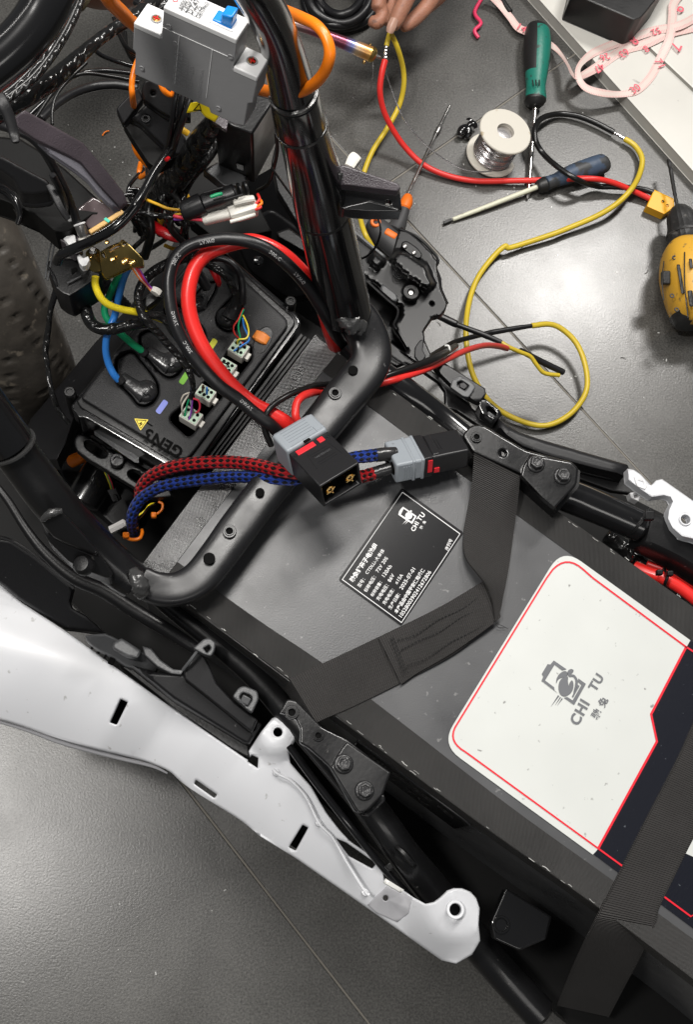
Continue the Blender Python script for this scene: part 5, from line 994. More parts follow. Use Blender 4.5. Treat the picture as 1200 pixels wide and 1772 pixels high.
def connectors():
    # the large open connector lying on the cross member
    r = thing('power_connector', 'black and grey two-pin connector with open end facing the camera', 'connector', P(545, 790, .45))
    zt = .512; tp = [(496, 781), (568, 747), (577, 752), (624, 800), (625, 806), (551, 838)]; 
    dirL = (P(588, 821, zt + .020) - P(533, 765, zt)).normalized(); dw = (P(570, 748, zt) - P(496, 782, zt)); wd = dw.length; dw.normalize(); dw = (dw - dirL * dw.dot(dirL)).normalized(); nz_ = dirL.cross(dw); nz_ = nz_ if nz_.z > 0 else -nz_
    c0 = P(533, 765, zt); Lb = (P(588, 821, zt + .020) - c0).length; hgt = .027
    def fr(u, v, w): return c0 + dirL * u + dw * v - nz_ * w      # u along, v across, w down
    g = G(); ins = .0022; W = wd / 2 * .98
    def shell(u0, u1, t):
        vs = []; 
        for u in (u0, u1):
            for (a, b) in ((-W, 0), (W, 0), (W, hgt), (-W, hgt)): vs.append(fr(u, a, b))
        for (a, b) in ((-W + t, t), (W - t, t), (W - t, hgt - t), (-W + t, hgt - t)): vs.append(fr(u1, a, b))
        for (a, b) in ((-W + t, t), (W - t, t), (W - t, hgt - t), (-W + t, hgt - t)): vs.append(fr(u1 - .019, a, b))
        fs = [[0, 1, 5, 4], [1, 2, 6, 5], [2, 3, 7, 6], [3, 0, 4, 7], [3, 2, 1, 0]] + [[4 + i, 4 + (i + 1) % 4, 8 + (i + 1) % 4, 8 + i] for i in range(4)] + [[8 + i, 8 + (i + 1) % 4, 12 + (i + 1) % 4, 12 + i] for i in range(4)] + [[12, 13, 14, 15]]
        return G().add(vs, fs)
    b = obj('shell', shell(.0, Lb, ins), M['connector_black'], r, sharp=30, bevel=.0011)
    for v in (-W * .5, W * .5):
        pn = obj('pin', [lathe(fr(Lb - .0175, v, hgt / 2), dirL, [(0, .0042), (.013, .0042), (.0155, .0036), (.0155, .0018), (.010, .0016), (.010, .0001)], 20)] + [boxg(fr(Lb - .0028, v, hgt / 2) + (dw * math.cos(q) + nz_ * math.sin(q)) * .0034, dirL, dw * math.cos(q) + nz_ * math.sin(q), dirL.cross(dw * math.cos(q) + nz_ * math.sin(q)), .004, .0024, .0010) for q in (.4, 1.97, 3.54, 5.11)], M['gold'], r, sharp=30)
    q = obj('grey_cap', boxg(fr(-.0115, -.0005, hgt / 2 - .001), dirL, dw, nz_, .0245, W * 2.06, hgt + .005), M['connector_grey'], r, bevel=.0022, seg=3)
    obj('cap_step', boxg(fr(-.0235, -.0002, hgt / 2 - .0006), dirL, dw, nz_, .006, W * 1.9, hgt + .001), M['connector_grey'], q, bevel=.002)
    for k in range(4): obj('cap_ridge', boxg(fr(-.0165 + k * .0032, -.0015, -.0036), dirL, dw, nz_, .0007, W * 1.25, .0006), M['connector_grey'], q)
    for k, (x, w2) in enumerate(((.0, W * 1.35), (-.0178, W * 1.3))): obj('cap_rim', boxg(fr(x - .002, -.0015, -.0036), dirL, dw, nz_, .0006, w2, .0007), M['connector_grey'], q)
    obj('cap_tab', boxg(fr(-.006, W * .72, -.0036), dirL, dw, nz_, .006, .006, .0007), M['connector_grey'], q, bevel=.0002)
    obj('latch_slot', boxg(fr(.0008, -.001, -.0034), dirL, dw, nz_, .0022, .006, .0012), M['hole'], q)
    s = obj('red_label', boxg(fr(.0052, -W * .28, -.0002), dirL, dw, nz_, .0055, W * .90, .0012), M['red_plastic'], b, bevel=.0003); obj('red_label', boxg(fr(.0052, W * .50, -.0002), dirL, dw, nz_, .0055, W * .28, .0012), M['red_plastic'], b, bevel=.0003)
    for k in range(6):
        wv = W * (1.0 - .02 * k); obj('ridge', boxg(fr(.0135 + k * .0027, W * .12, -.0001), dirL, dw, nz_, .0007, wv * (.95 if k not in (2, 3) else .28), .0003), M['connector_black'], b)
    for sg in (-1, 1): obj('ridge', boxg(fr(.0205, W * .12 + sg * W * .60, -.0001), dirL + dw * sg * .12, dw, nz_, .018, .0008, .0003), M['connector_black'], b)
    obj('lettering', text('+AS150U-DC', fr(.0205, -W * .30, -.0004), fr(.0205, W * .50, -.0004), None, lift=.0004, up=nz_, bold=.01), M['plastic_grey'], b)
    for v in (-W * .82, W * .86): obj('rivet', ringg(fr(.006, v, 0), nz_, .0009, .0018, .0006, 12), M['connector_black'], b)
    # second connector, lying on its side
    r = thing('power_connector', 'grey and black connector lying on its side above the black data label', 'connector', P(730, 790, .43))
    a = P(676, 800, .452); e = P(800, 775, .448); d = (e - a).normalized(); L_ = (e - a).length; rl = -.52; u = (EZ - d * EZ.dot(d)).normalized(); u = Matrix.Rotation(rl, 3, d) @ u; s_ = d.cross(u)
    pos = lambda t, x=0, y=0: a + d * (L_ * t) + s_ * x + u * y
    hw, hh = .034, .022
    q = obj('grey_cap', boxg(pos(.19), d, s_, u, L_ * .40, hw, hh), M['connector_grey'], r, bevel=.0022, seg=3)
    for t in (.24, .36): obj('cap_band', boxg(pos(t), d, s_, u, L_ * .05, hw + .0012, hh + .0012), M['connector_grey'], q, bevel=.0012)
    for k in range(5):
        obj('cap_ridge', boxg(pos(.10 + k * .035, 0, 0) + s_ * (hw / 2 + .0001), d, u, s_, .0008, hh * .6, .0008), M['connector_grey'], q)
        obj('cap_ridge', boxg(pos(.10 + k * .035, 0, 0) - s_ * (hw / 2 + .0001), d, u, s_, .0008, hh * .6, .0008), M['connector_grey'], q)
    for t, v in ((-.012, -.008), (-.012, .008)): obj('cable_socket', lathe(pos(t, v, 0), d, [(0, .0062), (.004, .0062)], 20), M['hole'], q)
    b = obj('shell', boxg(pos(.70), d, s_, u, L_ * .62, hw * .92, hh * .95), M['connector_black'], r, bevel=.002, seg=3)
    obj('shell_collar', boxg(pos(.44), d, s_, u, L_ * .12, hw * .97, hh + .0006), M['connector_black'], b, bevel=.001)
    obj('shell_step', boxg(pos(.56), d, s_, u, L_ * .10, hw * .80, hh + .0012), M['connector_black'], b, bevel=.001)
    for sg in (1, -1):
        obj('red_label', boxg(pos(.46, sg * (hw * .485 + .0004), .0015), d, u, s_, .0042, hh * .62, .0008), M['red_plastic'], b); obj('red_label', boxg(pos(.56, sg * (hw * .46 + .0006), -.005), d, u, s_, .0048, hh * .22, .0012), M['red_plastic'], b)
    for k in range(3): obj('ridge', boxg(pos(.60 + k * .035, 0, hh / 2 * .95), d, s_, u, .0008, hw * .4, .0008), M['connector_black'], b)
connectors()
def braids():
    rf = lambda s, v: 1 + .07 * abs(math.sin(s * 480 + v * 2 * math.pi * 4) * math.sin(s * 480 - v * 2 * math.pi * 4))
    rp = [(243, 862, .395), (246, 842, .41), (264, 822, .425), (300, 808, .44), (350, 801, .45), (400, 800, .455), (445, 805, .465), (490, 816, .475), (540, 822, .470), (590, 827, .455), (625, 825, .448), (648, 819, .447)]
    t = obj('braided_cable', tube(Path(rp, 11, 22), 40, rf=rf), M['braid_red']); tag(t, 'red and black braided cable passing under the open connector', 'cable', 'braided cables')
    bp = [(232, 925, .36), (228, 902, .385), (233, 880, .40), (248, 860, .41), (280, 842, .425), (330, 832, .435), (385, 826, .445), (430, 825, .455), (475, 829, .465), (510, 830, .462), (560, 812, .462), (605, 794, .462), (640, 789, .460), (655, 787, .46)]
    t = obj('braided_cable', tube(Path(bp, [9.5, 10, 10, 10, 10, 10.5, 10.5, 10.5, 10.5, 10.5, 10.5, 10.5, 11, 11], 10), 32, rf=rf), M['braid_blue']); tag(t, 'blue and black braided cable curving out of the orange tie', 'cable', 'braided cables')
    one('cable_sleeve', [(644, 820, .447), (660, 815, .448), (682, 808, .449)], 11, 'rubber_boot', 'black sleeve on the red braided cable entering the grey connector cap', 'sleeve', n=24)
    one('cable_sleeve', [(650, 788, .46), (666, 786, .459), (686, 785, .456)], 12, 'rubber_boot', 'black sleeve on the blue braided cable entering the grey connector cap', 'sleeve', n=24)
    r = thing('cable_tie', 'orange cable tie round the lower end of the blue braided cable', 'cable tie', P(232, 925, .35))
    obj('loop', cable([(216, 925, .372), (222, 932, .372), (232, 934, .374), (242, 931, .374), (246, 922, .372), (245, 916, .37)], 3.2, 12, 6), M['orange_wire'], r); obj('tie_head', boxg(P(218, 927, .374), CR, CD, EZ, .0062, .0055, .006), M['orange_wire'], r, bevel=.0012)
    obj('black_end', cable([(232, 926, .358), (231, 915, .37), (230, 905, .382)], 10, 20, 4), M['rubber_boot'], r)
    r = thing('cable_tie', 'orange cable tie beside the yellow and black wires near the weld', 'cable tie', P(272, 880, .33))
    obj('loop', cable([(274, 868, .34), (281, 872, .34), (280, 882, .34), (272, 889, .34), (266, 892, .34)], 2.4, 12, 6), M['orange_wire'], r); obj('tie_head', boxg(P(266, 892, .341), CR, CD, EZ, .0055, .0055, .006), M['orange_wire'], r, bevel=.0012)
    o = one('white_tag', [(190, 918, .35), (202, 912, .352), (217, 904, .355)], 6.5, 'paper_white', 'small white sleeve tag on the thin wires by the left tube', 'tag', n=6, power=5)
    one('thin_wire', [(268, 872, .345), (256, 878, .352), (246, 892, .365), (235, 902, .385), (222, 912, .37), (205, 918, .36)], 1.8, 'black_wire', 'thin black wire crossing the blue braid end', 'wire')
    one('thin_wire', [(266, 871, .345), (258, 874, .35), (250, 884, .352), (238, 893, .35)], 1.6, 'yellow_wire', 'thin yellow-green wire beside the orange tie loop', 'wire')
braids()
def main_cables():
    bl = [(482, 748, .475), (466, 733, .485), (440, 714, .49), (411, 690, .495), (380, 668, .50), (350, 637, .505), (322, 600, .512), (303, 560, .52), (294, 520, .528), (293, 480, .535), (303, 448, .54), (325, 427, .545), (355, 417, .548), (392, 413, .55), (430, 418, .55), (466, 433, .545), (502, 462, .535), (532, 495, .52), (556, 532, .50), (575, 566, .47), (590, 596, .42)]
    p = Path(bl, 11.2, 10); t = obj('silicone_cable', tube(p, 24), M['black_silicone']); tag(t, 'thick black silicone cable with white print looping over the controller', 'cable', 'thick silicone cables')
    def near(px):
        best = (1e9, 0)
        for i, c in enumerate(p.c):
            d = RW.transposed() @ (c - CAMP); x = CX + d.x / -d.z * FPX; y = CY - d.y / -d.z * FPX; q = (x - px[0]) ** 2 + (y - px[1]) ** 2
            if q < best[0]: best = (q, p.L[i])
        return best[1]
    for s, a, fl, sz in (('7AWG', (345, 424), 1, .0042), ('200°C', (308, 462), 1, .0042), ('200°C', (462, 438), 1, .0042), ('7AWG', (505, 473), 1, .0042), ('7AWG', (303, 565), -1, .004), ('200°C', (325, 612), -1, .004), ('7AWG', (430, 712), -1, .004)):
        obj('lettering', text_on(p, s, near(a), sz, ang=.15, flip=1), M['print_pale'], t)
    rd = [(505, 738, .472), (490, 728, .478), (463, 712, .482), (440, 700, .486), (411, 676, .49), (380, 642, .496), (352, 602, .503), (334, 562, .51), (326, 525, .517), (328, 492, .523), (338, 462, .528), (357, 440, .531), (385, 427, .533), (425, 417, .534), (456, 422, .532), (490, 440, .526), (522, 470, .512), (546, 503, .495), (562, 540, .475), (572, 575, .45), (584, 606, .41)]
    tag(obj('silicone_cable', tube(Path(rd, 13, 10), 24), M['red_silicone']), 'thick red silicone cable looping beside the black printed one', 'cable', 'thick silicone cables')
    one('red_cable', [(518, 735, .485), (512, 720, .492), (513, 700, .492), (521, 688, .488), (535, 681, .475), (552, 678, .45), (580, 678, .435), (620, 670, .43), (655, 664, .43), (690, 655, .425), (735, 640, .40), (772, 623, .36), (806, 607, .30), (838, 598, .22), (862, 599, .15), (878, 603, .11)], [7, 7, 7, 7, 7, 6.5, 6, 6, 6.3, 6.3, 6, 5.6, 5.4, 5.2, 5.2, 5.2], 'red_wire', 'red cable emerging under the cross member with a stripped end over the floor', 'cable', n=16)
    one('stripped_end', [(872, 600, .118), (878, 603, .11), (880, 606, .108)], [3.4, 3.8, 2.6], 'solder', 'bare tinned end of the red cable over the floor tile', 'wire end', rf=lambda s, v: 1 + .2 * math.sin(s * 2000 + v * 12))
    one('black_cable', [(470, 772, .47), (459, 745, .48), (459, 722, .488), (472, 702, .492), (500, 684, .488), (525, 674, .478), (548, 667, .46), (590, 664, .432), (640, 660, .432), (683, 646, .428), (733, 628, .41), (768, 612, .38), (790, 598, .33)], [5.5, 5.5, 5.5, 5.5, 5.5, 5.5, 5.5, 5.5, 6, 6, 6, 6, 5], 'black_wire', 'thin black cable running with the red one past the right tube', 'cable', n=14)
    one('clear_sleeve', [(768, 620, .368), (778, 608, .37), (777, 599, .37), (770, 598, .37)], 2, 'clear_tie', 'clear plastic tie end round the red and black cables', 'cable tie')
    r = thing('red_cable', 'thick red cable tied beside the battery at the right edge', 'cable', P(1160, 1010, .35))
    obj('cable', cable([(1098, 980, .36), (1120, 990, .365), (1150, 1001, .37), (1180, 1018, .37), (1215, 1045, .37)], 11, 20, 6), M['red_silicone'], r); obj('cable', cable([(1120, 975, .345), (1160, 990, .35), (1215, 1020, .35)], 8, 18, 6), M['red_silicone'], r)
    obj('cable_tie', cable([(1150, 985, .36), (1156, 998, .386), (1152, 1012, .38), (1162, 1022, .36)], 3, 10, 4), M['plastic_black'], r)
    for k, (x, y) in enumerate(((1142, 991), (1160, 993))): obj('tie_head', boxg(P(x, y, .388), CR, CD, EZ, .006, .005, .006), M['plastic_black'], r, bevel=.001)
    one('cable_bundle', [(1050, 925, .33), (1085, 950, .33), (1120, 985, .33), (1170, 1030, .33), (1220, 1070, .33)], 15, 'taped_loom', 'black taped bundle between the right rail and the battery', 'wiring loom', n=18)
    one('black_cable', [(1104, 905, .38), (1100, 935, .375), (1092, 960, .37), (1090, 975, .36)], 6, 'taped_loom_fine', 'black tie tail hanging from the right rail', 'cable')
main_cables()
# ------------------------------------------------------------------ the motor controller
con = thing('motor_controller', 'black finned motor controller with rubber boots and raised GEN5 lettering', 'controller', P(300, 640, .33))
CZ = .405
def controller():
    pt = lambda n, g, m, par=None, **k: obj(n, g, M[m], par or con, **k)
    C = lambda pts: Z(130, 400, 3.0, pts)
    lid = rnd([(140, 690), (143, 682), (196, 612), (352, 440), (372, 438), (497, 553), (498, 566), (330, 790), (318, 796), (306, 792)], [6, 3, 0, 6, 6, 8, 4, 8, 6, 6])
    # keyhole recesses cut in the lid
    k1 = rnd([(200, 619), (222, 606), (232, 608), (264, 648), (274, 664), (275, 682), (266, 698), (252, 705), (238, 702), (228, 688), (202, 662), (199, 640)], 6)
    k2 = rnd([(240, 578), (256, 570), (266, 574), (300, 606), (318, 620), (318, 638), (306, 652), (292, 656), (278, 648), (262, 630), (242, 606)], 6)
    k3 = rnd([(284, 532), (300, 524), (310, 528), (346, 560), (356, 574), (356, 588), (346, 598), (332, 600), (320, 592), (300, 572), (286, 556)], 6)
    slot = rnd([(294, 728), (296, 718), (318, 700), (345, 672), (372, 640), (400, 602), (416, 590), (436, 600), (436, 622), (412, 652), (382, 690), (352, 724), (334, 752), (324, 756)], 5)
    rc = rnd([(374, 546), (380, 536), (404, 512), (410, 508), (420, 520), (416, 560), (408, 572), (394, 576), (380, 568), (373, 556)], 6)
    rd = rnd([(336, 512), (356, 490), (378, 486), (372, 506), (356, 532), (342, 540), (330, 532)], 5)
    pt('lid', sheet(lid, CZ, .010, holes=[k1, k2, k3, slot, rc, rd], edge=(4, .003)), 'controller_shell', sharp=50)
    pt('recess_floor', sheet(lid, CZ - .006, .006, edge=None), 'plastic_black')
    for h in (k1, k2, k3, rc, rd):
        n = len(h); cx = sum(p[0] for p in h) / n; cy = sum(p[1] for p in h) / n; inn = [(cx + (x - cx) * .92, cy + (y - cy) * .92) for x, y in h]
        pt('recess_pad', sheet(inn, CZ - .0012, .005, edge=(3, .002)), 'controller_shell')
    rim = rnd([(122, 704), (128, 692), (140, 680), (345, 430), (375, 424), (514, 544), (522, 560), (512, 576), (352, 792), (340, 808), (300, 812), (148, 724), (134, 724)], [6, 6, 4, 8, 8, 8, 8, 8, 6, 8, 8, 4, 6])
    b = pt('base', sheet(rim, CZ - .010, .05, edge=(3, .002)), 'gloss_black')
    pt('step', sheet(rnd([(132, 694), (350, 434), (374, 430), (506, 548), (512, 560), (345, 796), (330, 806), (304, 803), (140, 706)], [3, 4, 6, 6, 6, 6, 6, 6, 4]), CZ - .006, .008, edge=(2.5, .002)), 'plastic_black', b)
    for x, y in ((131, 714), (498, 562)):
        e = pt('screw_ear', lathe(P(x, y, CZ - .055), EZ, [(0, .0058), (.052, .0058), (.0535, .0045), (.0535, .0030), (.052, .0028), (.052, .0001)], 24), 'plastic_black', b)
    # cooling fins along the right side
    for k in range(4):
        o = 6 + k * 7; pt('fin', sheet([(345 + o * .8, 800 + o * .4), (516 + o * .9, 574 + o * .55), (519 + o * .9, 577 + o * .55), (348 + o * .8, 804 + o * .4)], CZ - .022 - k * .006, .02, edge=None), 'plastic_black', b)
    pt('spec_label', sheet(rnd([(162, 738), (167, 737), (240, 786), (240, 801), (233, 800), (163, 752)], 1), .368, .001, edge=None), 'plastic_grey', b)
    # raised rubber boots with a bent cable neck
    def boot(neck, mid, c, r, z0, cab=None, n=1):
        g = [cable([(neck[0], neck[1], z0 + .002), (mid[0], mid[1], z0 + .002), (c[0], c[1], z0)], [r * .52, r * .62, r * .95], 24, 6, sq=.55), lathe(P(c[0], c[1], z0 - .008), EZ, [(0, r * S(*c, z0)), (.009, r * S(*c, z0)), (.0125, r * .8 * S(*c, z0)), (.0135, r * .3 * S(*c, z0)), (.0135, .0001)], 30)]
        o = pt('rubber_boot', g, 'rubber_boot', sharp=60); q = P(c[0], c[1], z0 + .0058); d = (P(c[0] + 8, c[1] + 6, z0) - P(c[0], c[1], z0)).normalized(); e = EZ.cross(d)
        pt('bolt_mark', [tube(Path([q + d * a[0] + e * a[1] for a in ((.004, .001), (.0005, .001), (.001, -.001), (-.004, -.001))], .0005, 1, world=True, smooth=False), 5)], 'plastic_black', o)
    boot((209, 652), (232, 668), (253, 682), 20, CZ); boot((254, 606), (272, 618), (297, 633), 19.5, CZ); boot((345, 520), (352, 512), (342, 532), 15, CZ)
    boot((408, 522), (404, 535), (394, 555), 19.5, CZ + .001)
    pt('boot_neck', cable([(396, 552, CZ + .004), (406, 530, CZ + .01), (412, 512, CZ + .02), (414, 498, CZ + .03)], [15, 12, 9, 7.5], 22, 6, sq=.8), 'rubber_boot')
    # print and lettering
    for c, m, a in (((280, 704), 'mark_blue', -.95), ((320, 653), 'mark_green', -.98), ((366, 598), 'mark_lime', -.98)):
        dx, dy = math.cos(a), math.sin(a); L_, w = (13, 5)
        pt('colour_mark', sheet(rnd([(c[0] - dx * L_ - dy * w, c[1] - dy * L_ + dx * w), (c[0] + dx * L_ - dy * w, c[1] + dy * L_ + dx * w), (c[0] + dx * L_ + dy * w, c[1] + dy * L_ - dx * w), (c[0] - dx * L_ + dy * w, c[1] - dy * L_ - dx * w)], 3.5), CZ + .0004, .0006, edge=None), m)
    tri = pt('warning_triangle', sheet(rnd([(232, 724), (257, 726), (243, 745)], 2), CZ + .0005, .0006, edge=None), 'warning_yellow')
    pt('warning_outline', sheet([(235, 726), (253.5, 727), (243.3, 742)], CZ + .0008, .0003, edge=None, holes=[[(236.5, 727), (252, 728), (243.3, 740.5)]]), 'hole', tri)
    pt('warning_sign', sheet([(246, 729), (240, 733), (243, 733.6), (241, 738), (247, 733), (244, 732.6)], CZ + .0008, .0003, edge=None), 'hole', tri)
    pt('lettering', text('GEN', (319, 778), (270, 750), CZ + .0004, lift=.0008, bold=.03, sp=1.05), 'engraved'); pt('lettering', text('5', (266, 747), (256, 741), CZ + .0004, lift=.0008, bold=.03), 'engraved')
    pt('lettering_bar', sheet([(254, 730), (264, 736), (263, 738), (253, 732)], CZ + .0006, .0003, edge=None), 'engraved')
    pt('button', cable([(447, 592, CZ + .001), (457, 576, CZ + .001)], 14, 24, 4, sq=.35, cham=.5), 'button_orange'); pt('button_recess', sheet(rnd([(436, 600), (446, 572), (462, 562), (474, 572), (470, 592), (456, 612), (444, 612)], 9), CZ + .0003, .002, edge=(1.5, .001)), 'plastic_black')
    # sockets and their plugs
    dxy = (P(400, 610, CZ) - P(330, 710, CZ)).normalized(); dn = EZ.cross(dxy)
    for i, (x, y, w, hh) in enumerate(((331, 722, .0185, .0135), (356, 683, .0165, .0125), (392, 637, .0165, .0125), (413, 606, .0165, .0145))):
        c = P(x, y, CZ + .003)
        s = pt('plug', boxg(c - EZ * .002, dxy, dn, EZ, hh, w, .014), 'connector_white', bevel=.0008)
        pt('plug_face', boxg(c + EZ * .0052, dxy, dn, EZ, hh * .86, w * .86, .001), 'connector_green', s)
        for a in (-1, 0, 1):
            for b2 in (-1, 1): pt('plug_hole', lathe(c + EZ * .0053 + dn * (a * w * .27) + dxy * (b2 * hh * .22), EZ, [(0, .0016), (.0007, .0016)], 10), 'engraved', s)
        pt('plug_latch', boxg(c - EZ * .004 - dn * (w * .5 + .002), dxy, dn, EZ, hh * .5, .004, .006), 'connector_white', s, bevel=.0006)
controller()
def small_wires():
    z = CZ + .009
    def w(pts, r, m, lab): one('signal_wire', pts, r, m, lab, 'wire', 'thin wires plugged into the controller', n=8, sub=6)
    F = lambda *p: [(200 + x / 4, 380 + y / 4, zz) for x, y, zz in p]
    w(F((885, 612, z + .016), (850, 690, z + .013), (818, 740, z + .010), (825, 790, z + .006), (865, 830, z)), 1.4, 'red_wire', 'thin red wire bowing into the upper controller plug')
    w(F((888, 620, z + .016), (860, 690, z + .013), (850, 750, z + .010), (862, 820, z + .004), (838, 870, z - .002)), 1.5, 'green_wire', 'thin green wire into the upper controller plug')
    w(F((882, 660, z + .016), (910, 720, z + .013), (922, 780, z + .010), (905, 822, z + .008), (850, 832, z + .006), (845, 870, z - .002)), 1.5, 'yellow_wire', 'thin yellow wire arching round into the upper plug')
    w(F((880, 680, z + .015), (890, 740, z + .010), (925, 830, z + .006), (880, 868, z + .003), (818, 910, z)), 1.7, 'blue_wire', 'thin blue wire crossing the upper plug face')
    w(F((880, 850, z + .004), (890, 885, z - .002)), 1.5, 'red_wire', 'short red wire in the upper plug corner'); w(F((850, 880, z + .004), (845, 935, z - .002)), 1.5, 'black_wire', 'short black wire in the upper plug')
    w(F((640, 960, z + .003), (720, 980, z + .006), (770, 1000, z + .003), (790, 1030, z - .002)), 1.4, 'black_wire', 'thin black wire entering the second plug under the red cable')
    D = lambda *p: [(130 + x / 3, 400 + y / 3, zz) for x, y, zz in p]
    w(D((664, 800, z + .006), (662, 820, z + .002), (662, 848, z - .003)), 1.8, 'brown_wire', 'short brown wire in the third controller plug'); w(D((684, 810, z + .006), (684, 835, z + .002), (684, 858, z - .003)), 1.8, 'blue_wire', 'short blue wire in the third controller plug')
    w(D((600, 840, z + .02), (575, 870, z + .014), (555, 910, z + .010), (560, 960, z - .002)), 1.6, 'white_wire', 'thin white wire bent into the lowest plug'); w(D((604, 842, z + .02), (585, 890, z + .012), (575, 930, z + .004), (568, 968, z - .002)), 1.6, 'green_wire', 'thin pale green wire bent into the lowest plug')
    w(D((610, 850, z + .02), (606, 900, z + .012), (600, 950, z + .004), (588, 985, z - .002)), 1.7, 'purple_wire', 'thin purple wire down into the lowest plug'); w(D((612, 868, z + .018), (640, 880, z + .014), (648, 910, z + .008), (640, 935, z + .003), (622, 945, z - .002)), 1.8, 'pink_wire', 'thin red wire curling into the lowest plug')
    w(D((604, 845, z + .018), (600, 890, z + .014), (612, 930, z + .004), (610, 960, z - .002)), 1.6, 'connector_grey', 'thin grey wire beside the purple one'); w(D((596, 838, z + .018), (565, 850, z + .014), (550, 880, z + .008), (552, 900, z)), 1.5, 'white_wire', 'thin cream wire left of the lowest plug')
small_wires()
def phase_wires():
    F = lambda *p: [(x / 4, 350 + y / 4, zz) for x, y, zz in p]
    one('phase_cable', F((905, 425, .515), (870, 490, .50), (845, 560, .485), (820, 660, .47), (795, 780, .455), (762, 860, .45), (738, 930, .445), (732, 1030, .435), (752, 1120, .425), (786, 1190, .418), (822, 1232, .412)), 6.3, 'blue_wire', 'blue motor phase cable entering the nearest rubber boot', 'cable', 'motor phase cables', n=18)
    one('phase_cable', F((835, 480, .50), (795, 560, .48), (755, 650, .46), (725, 720, .455), (728, 780, .45), (765, 840, .445), (830, 905, .438), (910, 975, .425), (985, 1030, .413)), 6.2, 'green_wire', 'green motor phase cable passing under the taped loom', 'cable', 'motor phase cables', n=18)
    one('phase_cable', F((660, 510, .505), (658, 570, .50), (690, 650, .495), (745, 705, .49), (830, 738, .485), (930, 758, .48), (1040, 780, .47), (1130, 815, .46)), 6.3, 'yellow_wire', 'yellow motor phase cable arching over the green and blue ones', 'cable', 'motor phase cables', n=18)
    for a, b in (((203, 653), (212, 661)), ((243, 605), (252, 612))): one('boot_collar', [(a[0], a[1], .414), (b[0], b[1], .410)], 7.4, 'rubber_boot', 'black collar where the %s phase cable enters its boot' % ('blue' if a[0] < 220 else 'green'), 'sleeve', n=16)
    one('wiring_loom', F((575, 560, .47), (580, 640, .465), (588, 720, .46), (610, 800, .458), (650, 855, .456), (720, 880, .456), (800, 872, .458), (880, 852, .46), (960, 842, .46), (1040, 835, .455)), [12, 13, 11, 11, 10.5, 10.5, 10.5, 10, 9, 8], 'taped_loom', 'glossy black taped loom crossing under the yellow phase cable', 'wiring loom', n=20)
    one('wiring_loom', F((400, 560, .47), (372, 660, .46), (345, 760, .45), (335, 860, .44), (322, 950, .43), (312, 1030, .43), (325, 1120, .425), (340, 1230, .42), (362, 1330, .415), (395, 1420, .405), (440, 1490, .40), (478, 1530, .395)), [5.5, 5.5, 5, 5, 6, 5.5, 4.6, 4.6, 5, 4.6, 4.4, 4.4], 'taped_loom', 'thin taped loom hanging in front of the tyre down to the controller', 'wiring loom', n=14)
    one('wiring_loom', [(352, 440, .47), (320, 446, .478), (286, 458, .485), (256, 478, .49), (240, 505, .49), (241, 532, .488), (252, 552, .485), (272, 575, .475), (292, 598, .465), (312, 620, .458), (330, 650, .45), (334, 672, .44), (330, 690, .43)], [8, 9, 9, 9, 8, 7.5, 7, 7, 7, 6, 5.5, 5, 5], 'taped_loom_fine', 'spiral taped loom curling left of the thick black cable', 'wiring loom', n=18)
    one('wiring_loom', [(240, 552, .48), (262, 545, .476), (284, 552, .47), (300, 575, .462), (318, 600, .455), (330, 630, .45), (350, 650, .445)], 7, 'taped_loom', 'short taped loom beside the yellow cable end', 'wiring loom', n=16)
    one('controller_cable', [(352, 452, .45), (372, 447, .46), (392, 450, .462), (408, 462, .46), (417, 480, .452), (420, 505, .445), (420, 526, .435)], [6, 6, 6, 6, 6.5, 6.5, 6], 'black_silicone', 'black cable arching into the upper controller boot', 'cable', n=18)
    one('controller_cable', [(330, 448, .455), (356, 456, .462), (382, 470, .462), (398, 488, .455), (406, 508, .445)], 7, 'taped_loom', 'taped cable arching inside the black controller cable', 'cable', n=18)
    one('controller_cable', [(316, 424, .44), (330, 450, .44), (346, 478, .43), (360, 500, .42)], 9, 'black_silicone', 'black cable dropping behind the thick red loop', 'cable', n=18)
    one('red_tape_wrap', [(366, 462, .455), (372, 474, .455), (378, 488, .448), (379, 494, .44)], [7, 6.5, 5, 3.5], 'red_tape', 'red tape wrap hanging above the controller corner', 'tape')
    one('red_tape_wrap', [(262, 386, .50), (276, 398, .505), (298, 410, .505), (322, 415, .50), (336, 419, .495)], [8, 10, 9, 6, 2], 'red_tape', 'wide red tape wrap under the white connector', 'tape', n=16, sq=.6)
phase_wires()
